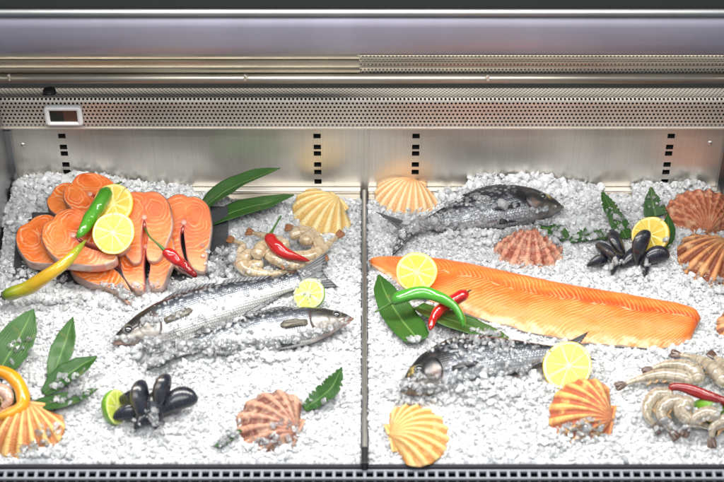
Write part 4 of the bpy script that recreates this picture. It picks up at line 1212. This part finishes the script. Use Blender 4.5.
for a in [
 ('black mussel leaning upright against the lemon half', 642, 247, .040, 62, 52, 62, .98),
 ('brownish black mussel behind the others, left of the lemon half', 618, 243, .024, 112, 16, 40, .88),
 ('black mussel at the left of the right tray cluster, on the ice', 609, 253, .022, 144, 16, 50, .88),
 ('black mussel pointing right below the lemon half', 654, 259, .022, 16, 12, 60, .90),
 ('thin black mussel low at the left front of the right tray cluster', 597, 263, .014, 20, 4, 75, .62),
 ('small black mussel pointing at the fillet at the front of the cluster', 617, 265, .016, 60, 18, 60, .68),
 ('black mussel in the middle of the right tray cluster under the upright one', 634, 260, .018, 30, 8, 40, .85),
 ('small black mussel standing in the ice at the front right of the cluster', 647, 267, .014, 75, 25, 70, .60)]:
    mussel(*a, grp='black mussels of the right cluster')

# ---- leaves
def leaf(label, pts, w, mt=None, prof=None, fold=.22, twist=0, seed=0, jag=0.0):
    """pts: (u, v, dz above the ice)"""
    wp = [G(*p) for p in pts]; path = catmull(wp, 40); c = path[20].copy(); path = [p - c for p in path]
    prof = prof or [(0, .35), (.2, .8), (.45, 1), (.7, .8), (.9, .35), (1, .02)]
    nv = 13; Gp = []; LX = []
    rs = random.Random(seed)
    jl = [rs.uniform(0, jag) if (i % 3 == 0) else rs.uniform(0, jag * .25) for i in range(40)]; jr = [rs.uniform(0, jag) if (i % 3 == 1) else rs.uniform(0, jag * .25) for i in range(40)]
    for i, p in enumerate(path):
        f = i / 39
        tg = (path[min(i + 1, 39)] - path[max(i - 1, 0)]).normalized()
        sd = Vector((0, 0, 1)).cross(tg).normalized(); n = tg.cross(sd)
        a = R(twist) * (1 - .3 * f); sd2 = sd * math.cos(a) + n * math.sin(a); n2 = tg.cross(sd2)
        for j in range(nv):
            g = -1 + 2 * j / (nv - 1)
            ww = w * .5 * float(interp(prof, f)) * (1 - (jl[i] if g < 0 else jr[i]) * abs(g))
            q = p + sd2 * (ww * g) + n2 * (abs(g) ** 1.2 * ww * fold + .0015 * noise.noise((f * 6, g * 2, seed + .5)))
            Gp.append(q); LX.append(g)
    V, F = slab(Gp, 40, nv, .0007)
    t = reg(part('leaf', V, F, mt or M_leaf, None, {'lx': LX + LX})); t.location = c
    return setp(t, label, 'leaf', 'green leaves on the ice')
leaf('upper long green leaf whose tip rises against the steel wall', [(200, 212, .016), (213, 200, .024), (233, 187, .040), (256, 177, .058), (280, 168, .076)], .054, M_leaf, fold=.25, twist=-18)
leaf('long green leaf under the first one, pointing at the cream shell', [(206, 226, .014), (222, 217, .018), (243, 209, .022), (270, 202, .026), (294, 195, .030)], .050, M_leaf2, fold=.16, twist=-12, seed=2)
leaf('broad upright leaf at the left edge above the amber pepper', [(-4, 376, .010), (8, 356, .022), (21, 334, .040), (33, 309, .062)], .062, M_leaf2, fold=.18, twist=10, seed=3)
leaf('narrow upright leaf second from the left edge', [(52, 378, .010), (58, 362, .024), (66, 340, .042), (73, 317, .060)], .038, M_leaf2, fold=.2, seed=4)
leaf('leaf leaning right beside the narrow upright leaf', [(44, 394, .010), (57, 382, .018), (74, 370, .026), (97, 356, .034)], .042, M_leaf, fold=.2, seed=5)
leaf('dark leaf lying flat on the ice above the honey shell', [(24, 408, .012), (45, 404, .014), (68, 399, .016), (98, 389, .016)], .032, M_leaf, fold=.1, seed=6)
leaf('leaf in the shadow inside the amber pepper loop at the left edge', [(-16, 408, .016), (0, 402, .018), (18, 400, .016), (32, 398, .014)], .050, M_leaf, fold=.1, seed=16)
leaf('pointed leaf rising out of the ice behind the mauve shell', [(304, 409, .006), (318, 399, .012), (331, 388, .022), (342, 367, .040)], .040, M_leaf, fold=.2, seed=7, jag=.45)
leaf('small broken leaf scrap left of the mauve shell', [(215, 447, .007), (223, 442, .009), (232, 436, .010), (241, 430, .009)], .020, M_leaf, prof=[(0, .1), (.3, 1), (.7, .6), (1, .3)], seed=8, jag=.5)
leaf('broad cut leaf below the narrow end of the fillet near the divider', [(379, 275, .012), (386, 294, .014), (400, 317, .014), (419, 341, .016)], .054, M_leaf2, prof=[(0, .08), (.2, .62), (.5, 1), (.8, 1.0), (.96, .8), (1, .5)], fold=.12, seed=9)
leaf('long leaf along the lower edge of the salmon fillet', [(418, 306, .016), (440, 316, .018), (468, 326, .018), (492, 334, .014), (512, 341, .016)], .046, M_leaf2, prof=[(0, .6), (.3, 1), (.6, 1), (.85, .6), (1, .08)], fold=.12, twist=-14, seed=10)
leaf('small square leaf scrap beside the pink frilled shell', [(535, 227, .010), (545, 228, .012), (556, 232, .012), (566, 239, .010)], .034, M_leaf, prof=[(0, .2), (.25, .8), (.7, 1), (1, .55)], seed=11, jag=.15)
leaf('broken leaf half buried in ice left of the mussels by the wall', [(570, 241, .006), (582, 237, .008), (597, 235, .008), (614, 236, .006)], .034, M_leaf, prof=[(0, .4), (.4, 1), (.8, .8), (1, .4)], seed=12, jag=.6)
leaf('leaf with a jagged edge pointing up to the steel wall, left of the lemon half', [(627, 238, .008), (619, 224, .018), (611, 209, .030), (602, 192, .040)], .034, M_leaf, prof=[(0, .6), (.3, 1), (.7, .8), (1, .12)], fold=.1, seed=13, jag=.35)
leaf('short triangular leaf standing behind the lemon half', [(656, 216, .010), (654, 208, .018), (652, 199, .028), (651, 187, .038)], .044, M_leaf, prof=[(0, 1), (.3, .9), (.6, .6), (1, .06)], fold=.1, seed=14, jag=.3)
leaf('leaf half hidden on the right side of the wall side lemon half', [(656, 256, .010), (663, 243, .014), (668, 229, .020), (668, 214, .026)], .030, M_leaf, fold=.1, seed=15)

# ------------------------------------------------------------------ crushed ice
bpy.context.view_layer.update()
dg = bpy.context.evaluated_depsgraph_get()
bv, bf = [], []
def gather(o):
    if o.type == 'MESH':
        k = len(bv); mw = o.matrix_world
        bv.extend(mw @ v.co for v in o.data.vertices); bf.extend(tuple(i + k for i in p.vertices) for p in o.data.polygons)
    for c in o.children: gather(c)
for o in SOLID: gather(o)
BVH = BVHTree.FromPolygons(bv, bf)
def top_hit(x, y):
    h = BVH.ray_cast(Vector((x, y, 1)), Vector((0, 0, -1)))
    return h[0].z if h[0] is not None else None

def protos(sub, count, cuts, jit):
    bm = bmesh.new(); bmesh.ops.create_icosphere(bm, subdivisions=sub, radius=1); bm.verts.ensure_lookup_table()
    IV = np.array([v.co[:] for v in bm.verts]); IF = np.array([[v.index for v in f.verts] for f in bm.faces]); bm.free()
    out = []
    for k in range(count):
        V = IV * rng.uniform(.45, 1.40, (1, 3))
        for _ in range(rng.integers(*cuts)):
            n = rng.normal(size=3); n /= np.linalg.norm(n); lim = rng.uniform(.45, .8)
            d = V @ n; V = V - np.clip(d - lim, 0, None)[:, None] * n[None] * .95
        out.append(V * (1 + rng.normal(0, jit, (len(V), 1))))
    return np.array(out), IF
BIG, BIGF = protos(2, 40, (8, 14), .02)
SML, SMLF = protos(1, 80, (1, 3), .22)

chunks = {'l': [], 'r': []}
def add_chunk(x, y, z, r, c=None):
    side_ = 'l' if x < XD else 'r'
    if abs(x - XD) < .0052 + r * .5 and z < .012: return
    chunks[side_].append((x, y, z, r, rng.uniform(0, .85) if c is None else c))
def back_limit(x, y):
    """the ice stops a little before the back ledge except where it is heaped"""
    return YB - .030 + .010 * noise.noise((x * 22, 0, 4.4)) + (.028 if H(x, YB - .02) > .010 else 0)
sp = .0046
rows = int((YB - YF) / sp) + 2; cols = int((XR - XL + .0) / sp)
for layer in range(3):
    for i in range(rows):
        for j in range(-8, cols + 9):
            x = XL + (j + rng.uniform(-.6, .6) + .5 * (i % 2)) * sp; y = YF + .002 + (i + rng.uniform(-.5, .5)) * sp
            if not (XL + .002 < x < XR - .002) or y < YF + .003 or y > back_limit(x, y): continue
            near = 1 - min(1, max(0, (y - YF) / (YB - YF)))
            r = float(np.clip(rng.lognormal(math.log(.0030 - .0008 * near), .42), .0014, .0080))
            z = H(x, y) + rng.uniform(-.0025, .0015) + (0 if layer == 0 else (-.003 if layer == 1 else .003))
            if layer == 2:
                if rng.random() > .30: continue
                r *= .7
            zh = top_hit(x, y)
            if zh is not None:
                if zh > z + .010: 
                    if rng.random() < .6: continue
                if zh > z - r - .004: z = min(z, zh - r - .0012)
            add_chunk(x, y, z, r)
def sprinkle(u, v, rx, ry, n, zg=.02, size=.0048, var=.32, pile=.0):
    heap = size >= .0055; size *= .70; n = int(n * (1.6 if heap else (.40 if zg >= .02 else 1.2)))
    """loose ice lying on whatever is there"""
    c = P(u, v, zg); sx = rx * CD / CF; sy = ry * CD / CF / math.sin(TH)
    for _ in range(n):
        a = rng.uniform(0, 2 * PI); q = math.sqrt(rng.uniform(0, 1))
        x, y = c.x + sx * q * math.cos(a), c.y + sy * q * math.sin(a)
        if y > YB - .004 or y < YF + .004: continue
        zh = top_hit(x, y); hz = H(x, y)
        if zh is not None and zh > hz + .004 and (heap or abs(zh - zg) > .024): continue
        b = hz if zh is None else max(zh, hz)
        r = float(np.clip(rng.lognormal(math.log(size), var), .0022, .0095))
        add_chunk(x, y, b + r * .55 + rng.uniform(0, pile) * (1 - q), r, rng.uniform(.70, 1.15) if b > hz + .003 else None)
for a in [
  # heaps at the back
  (60, 192, 48, 9, 260, .03, .0075, .22, .012), (30, 215, 30, 18, 240, .02, .007, .25, .008), (505, 184, 72, 6, 330, .03, .0062, .3, .014), (690, 186, 26, 5, 70, .02, .006, .3, .012),
  (110, 188, 40, 4, 60, .01, .006, .3, .004), (545, 182, 40, 5, 110, .02, .006, .3, .010),
  # on the upper silver fish
  (200, 327, 60, 9, 260, .03, .0040, .3, .006), (160, 330, 18, 12, 90, .03, .0042, .3, .006), (255, 300, 60, 10, 230, .04, .0036, .3, .003), (205, 305, 40, 8, 70, .045, .0034), (290, 290, 30, 9, 120, .03, .0036, .3, .003),
  (205, 340, 25, 8, 50, .03, .0040, .3, .003), (175, 352, 30, 10, 260, .03, .0045, .3, .006), (270, 345, 70, 7, 240, .02, .0042, .3, .004), (135, 352, 30, 6, 120, .02, .0042, .3, .004), (340, 336, 18, 4, 50, .02, .0042),
  # on the upper bream
  (462, 216, 44, 14, 330, .04, .0044, .35, .003), (430, 228, 26, 8, 140, .03, .0042, .3, .003), (505, 218, 22, 9, 120, .04, .0046, .3, .003), (480, 230, 60, 6, 240, .02, .0045, .3, .004), (405, 246, 20, 6, 60, .015, .004), (548, 184, 26, 5, 60, .02, .0074),
  # on the lower bream
  (484, 362, 32, 14, 260, .04, .0044, .35, .003), (450, 350, 32, 9, 50, .045, .0040, .3, .003), (515, 362, 26, 12, 120, .03, .0044, .35, .003), (480, 384, 60, 8, 330, .03, .0048, .3, .006), (430, 392, 26, 6, 120, .02, .0046, .3, .004), (400, 398, 16, 4, 40, .01, .0044),
  (165, 358, 26, 6, 200, .03, .0048, .3, .006), (250, 357, 60, 3, 300, .012, .0046, .3, .006), (330, 340, 25, 4, 110, .015, .0044, .3, .006), (140, 350, 24, 5, 150, .015, .0046, .3, .008),
  (470, 396, 70, 6, 420, .02, .0050, .3, .010), (420, 398, 22, 5, 160, .015, .0048, .3, .006), (520, 384, 40, 6, 240, .02, .0048, .3, .008), (460, 236, 60, 5, 380, .015, .0046, .3, .008), (535, 222, 30, 4, 160, .015, .0048, .3, .006),
  # leaves half buried
  (45, 372, 22, 12, 120, .03, .0055, .25, .010), (35, 392, 18, 8, 70, .02, .0055, .25, .006), (80, 384, 26, 8, 110, .03, .0050, .25, .006), (70, 400, 22, 6, 70, .02, .0050, .25, .004), (18, 352, 14, 8, 30, .03, .0048),
  (316, 402, 12, 7, 30, .02, .0048, .25, .004), (228, 439, 12, 6, 40, .015, .0046), (592, 237, 24, 7, 90, .02, .0048, .25, .004), (615, 225, 12, 10, 50, .02, .0048), (575, 222, 30, 10, 120, .01, .0055, .25, .006), (655, 206, 10, 6, 30, .02, .0045), (664, 240, 8, 14, 40, .02, .0045), (555, 240, 14, 4, 40, .015, .0045), (416, 341, 10, 3, 16, .015, .0042),
  # shells and mussels
  (45, 450, 24, 6, 110, .015, .0050, .25, .006), (52, 436, 12, 10, 60, .02, .0050), (290, 432, 20, 8, 90, .02, .0048, .25, .004), (262, 444, 30, 4, 70, .01, .0046), (575, 432, 34, 6, 120, .015, .0048, .25, .004), (595, 428, 14, 6, 50, .02, .0048), (705, 230, 30, 4, 60, .015, .0046), (690, 272, 12, 10, 60, .02, .0046), (715, 284, 22, 5, 60, .01, .0046), (528, 266, 26, 4, 50, .01, .0045), (405, 212, 24, 4, 50, .01, .0044),
  (160, 426, 34, 4, 90, .012, .0046), (620, 272, 34, 5, 110, .012, .0050, .25, .004), (630, 262, 24, 8, 26, .02, .0055), (690, 400, 16, 7, 14, .03, .0065), (690, 420, 36, 8, 70, .02, .0050), (690, 432, 34, 5, 80, .01, .0046), (285, 275, 45, 4, 90, .02, .0038), (640, 349, 50, 3, 90, .01, .0044), (500, 336, 30, 3, 60, .01, .0044), (695, 345, 14, 4, 30, .015, .0046),
  (100, 292, 70, 5, 260, .02, .0050, .3, .006), (45, 285, 30, 8, 160, .015, .0048, .3, .004), (205, 282, 20, 6, 160, .015, .0048), (222, 262, 14, 14, 190, .015, .0048), (70, 296, 60, 7, 300, .015, .0050, .3, .010), (150, 302, 45, 5, 220, .015, .0048, .3, .008), (14, 284, 20, 8, 120, .015, .0050, .3, .006), (210, 262, 10, 12, 30, .02, .0044), (10, 270, 14, 10, 60, .02, .005), (550, 225, 100, 20, 160, .01, .0052), (365, 330, 6, 120, 170, .004, .0036, .3, .003), (360, 250, 10, 50, 120, .006, .0040, .3, .004)]:
    sprinkle(*a)

def sprinkle_line(pts, n, *a):
    for p in catmull([(u, v, 0) for u, v in pts], n): sprinkle(p.x, p.y, 9, 2.6, *a)
sprinkle_line([(403, 396), (420, 400), (450, 399), (485, 392), (530, 379)], 14, 34, .010, .0052, .3, .012)
sprinkle_line([(187, 357), (238, 355), (286, 352), (326, 341), (345, 331)], 16, 28, .010, .0046, .3, .009)
sprinkle_line([(120, 349), (145, 352), (170, 350)], 5, 30, .010, .0046, .3, .009)
sprinkle_line([(410, 236), (442, 231), (497, 228), (541, 219)], 14, 34, .010, .0050, .3, .012)
sprinkle_line([(600, 348), (640, 350), (675, 350), (692, 343)], 10, 16, .010, .0046, .3, .006)

def build_ice(key, x0, x1, label):
    C = np.array(chunks[key]); n = len(C); Vs = []; Fs = []; Rs = []; base = 0; sm = []
    for PR, IF, sel in ((BIG, BIGF, C[:, 3] > .0058), (SML, SMLF, C[:, 3] <= .0058)):
        c = C[sel]; k = len(c); idx = rng.integers(0, len(PR), k)
        q = rng.normal(size=(k, 4)); q /= np.linalg.norm(q, axis=1)[:, None]
        w, x, y, z = q.T
        Rm = np.stack([1 - 2 * (y * y + z * z), 2 * (x * y - z * w), 2 * (x * z + y * w), 2 * (x * y + z * w), 1 - 2 * (x * x + z * z), 2 * (y * z - x * w),
                       2 * (x * z - y * w), 2 * (y * z + x * w), 1 - 2 * (x * x + y * y)], axis=1).reshape(k, 3, 3)
        V = np.einsum('nij,nkj->nki', Rm, PR[idx]) * c[:, 3][:, None, None] * 1.15 + c[:, None, :3]
        m = PR.shape[1]; Vs.append(V.reshape(-1, 3))
        Fs.append((IF[None] + (np.arange(k) * m)[:, None, None]).reshape(-1, 3) + base); base += k * m
        Rs.append(np.repeat(c[:, 4], m)); sm.append(np.full(len(Fs[-1]), False))
    V = np.vstack(Vs); F = np.vstack(Fs); rnd = np.concatenate(Rs); sm = np.concatenate(sm)
    # packed bed below
    nx, ny = 300, 260
    gx = np.linspace(x0, x1, nx); gy = np.linspace(YF + .001, YB - .0135, ny)
    bed = np.array([(X, Y, (H(X, Y) - .0012 + .0022 * noise.noise((X * 210, Y * 210, .3))) if Y < back_limit(X, Y) - .006 else -.012) for Y in gy for X in gx])
    bfq = [];  o = len(V)
    ii, jj = np.meshgrid(np.arange(ny - 1), np.arange(nx - 1), indexing='ij')
    a = (ii * nx + jj).ravel()
    Q = np.stack([a, a + 1, a + nx + 1, a + nx], axis=1) + o
    # front side of the bed
    V = np.vstack([V, bed, np.array([(X, YF + .001, -.05) for X in gx])])
    fo = o + nx * ny; k = np.arange(nx - 1)
    Q2 = np.stack([fo + k, fo + k + 1, o + k + 1, o + k], axis=1)
    Q = np.vstack([Q, Q2])
    rnd = np.concatenate([rnd, np.full(nx * ny + nx, .8)])
    me = bpy.data.meshes.new('crushed_ice')
    me.vertices.add(len(V)); me.vertices.foreach_set('co', V.astype(np.float32).ravel())
    nl = F.size + Q.size
    me.loops.add(nl); me.loops.foreach_set('vertex_index', np.concatenate([F.ravel(), Q.ravel()]).astype(np.int32))
    npoly = len(F) + len(Q); me.polygons.add(npoly)
    ls = np.concatenate([np.arange(len(F)) * 3, F.size + np.arange(len(Q)) * 4]).astype(np.int32)
    me.polygons.foreach_set('loop_start', ls)
    me.materials.append(M_ice.m); me.materials.append(M_bed.m)
    me.polygons.foreach_set('material_index', np.concatenate([np.zeros(len(F)), np.ones(len(Q))]).astype(np.int32))
    me.polygons.foreach_set('use_smooth', np.concatenate([sm, np.ones(len(Q), dtype=bool)]))
    me.update(calc_edges=True); me.validate()
    at = me.attributes.new('rnd', 'FLOAT', 'POINT'); at.data.foreach_set('value', rnd.astype(np.float32))
    o_ = part('crushed_ice', me, None, None); setp(o_, label, 'ice', None, 'stuff')
    print('ICE', key, n)
build_ice('l', XL, XD - .0062, 'white crushed ice filling the left tray under the salmon steaks')
build_ice('r', XD + .0062, XR, 'white crushed ice filling the right tray around the salmon fillet')

# ------------------------------------------------------------------ light
w = bpy.data.worlds.new("World"); scene.world = w; w.use_nodes = True
bg = w.node_tree.nodes['Background']; bg.inputs[0].default_value = (.85, .90, 1.0, 1); bg.inputs[1].default_value = .50
def area(name, loc, target, sx, sy, power, col=(1, 1, 1)):
    l = bpy.data.lights.new(name, 'AREA'); l.shape = 'RECTANGLE'; l.size = sx; l.size_y = sy; l.energy = power; l.color = col
    o = bpy.data.objects.new(name, l); COL.objects.link(o); o.location = loc
    o.rotation_euler = (Vector(target) - Vector(loc)).to_track_quat('-Z', 'Y').to_euler()
    return o
area('case_lamp', (0, -.17, 1.02), (0, .06, 0), 1.6, .22, 26, (1, .97, .92))
area('front_fill_lamp', (0, -1.75, 2.45), (0, -.1, 0), 2.4, .8, 42, (1, .98, .96))  # unseen fill light added from the front, reaches the ice under the hood

scene.view_settings.view_transform = 'Standard'; scene.view_settings.look = 'None'
scene.view_settings.exposure = 0.12; scene.view_settings.gamma = 1
scene.render.engine = 'CYCLES'
cy = scene.cycles
cy.use_denoising = True
try: cy.denoiser = 'OPENIMAGEDENOISE'
except Exception: pass
cy.max_bounces = 10; cy.transmission_bounces = 6; cy.glossy_bounces = 4; cy.diffuse_bounces = 6; cy.transparent_max_bounces = 40
cy.caustics_reflective = False; cy.caustics_refractive = False; cy.sample_clamp_indirect = 4
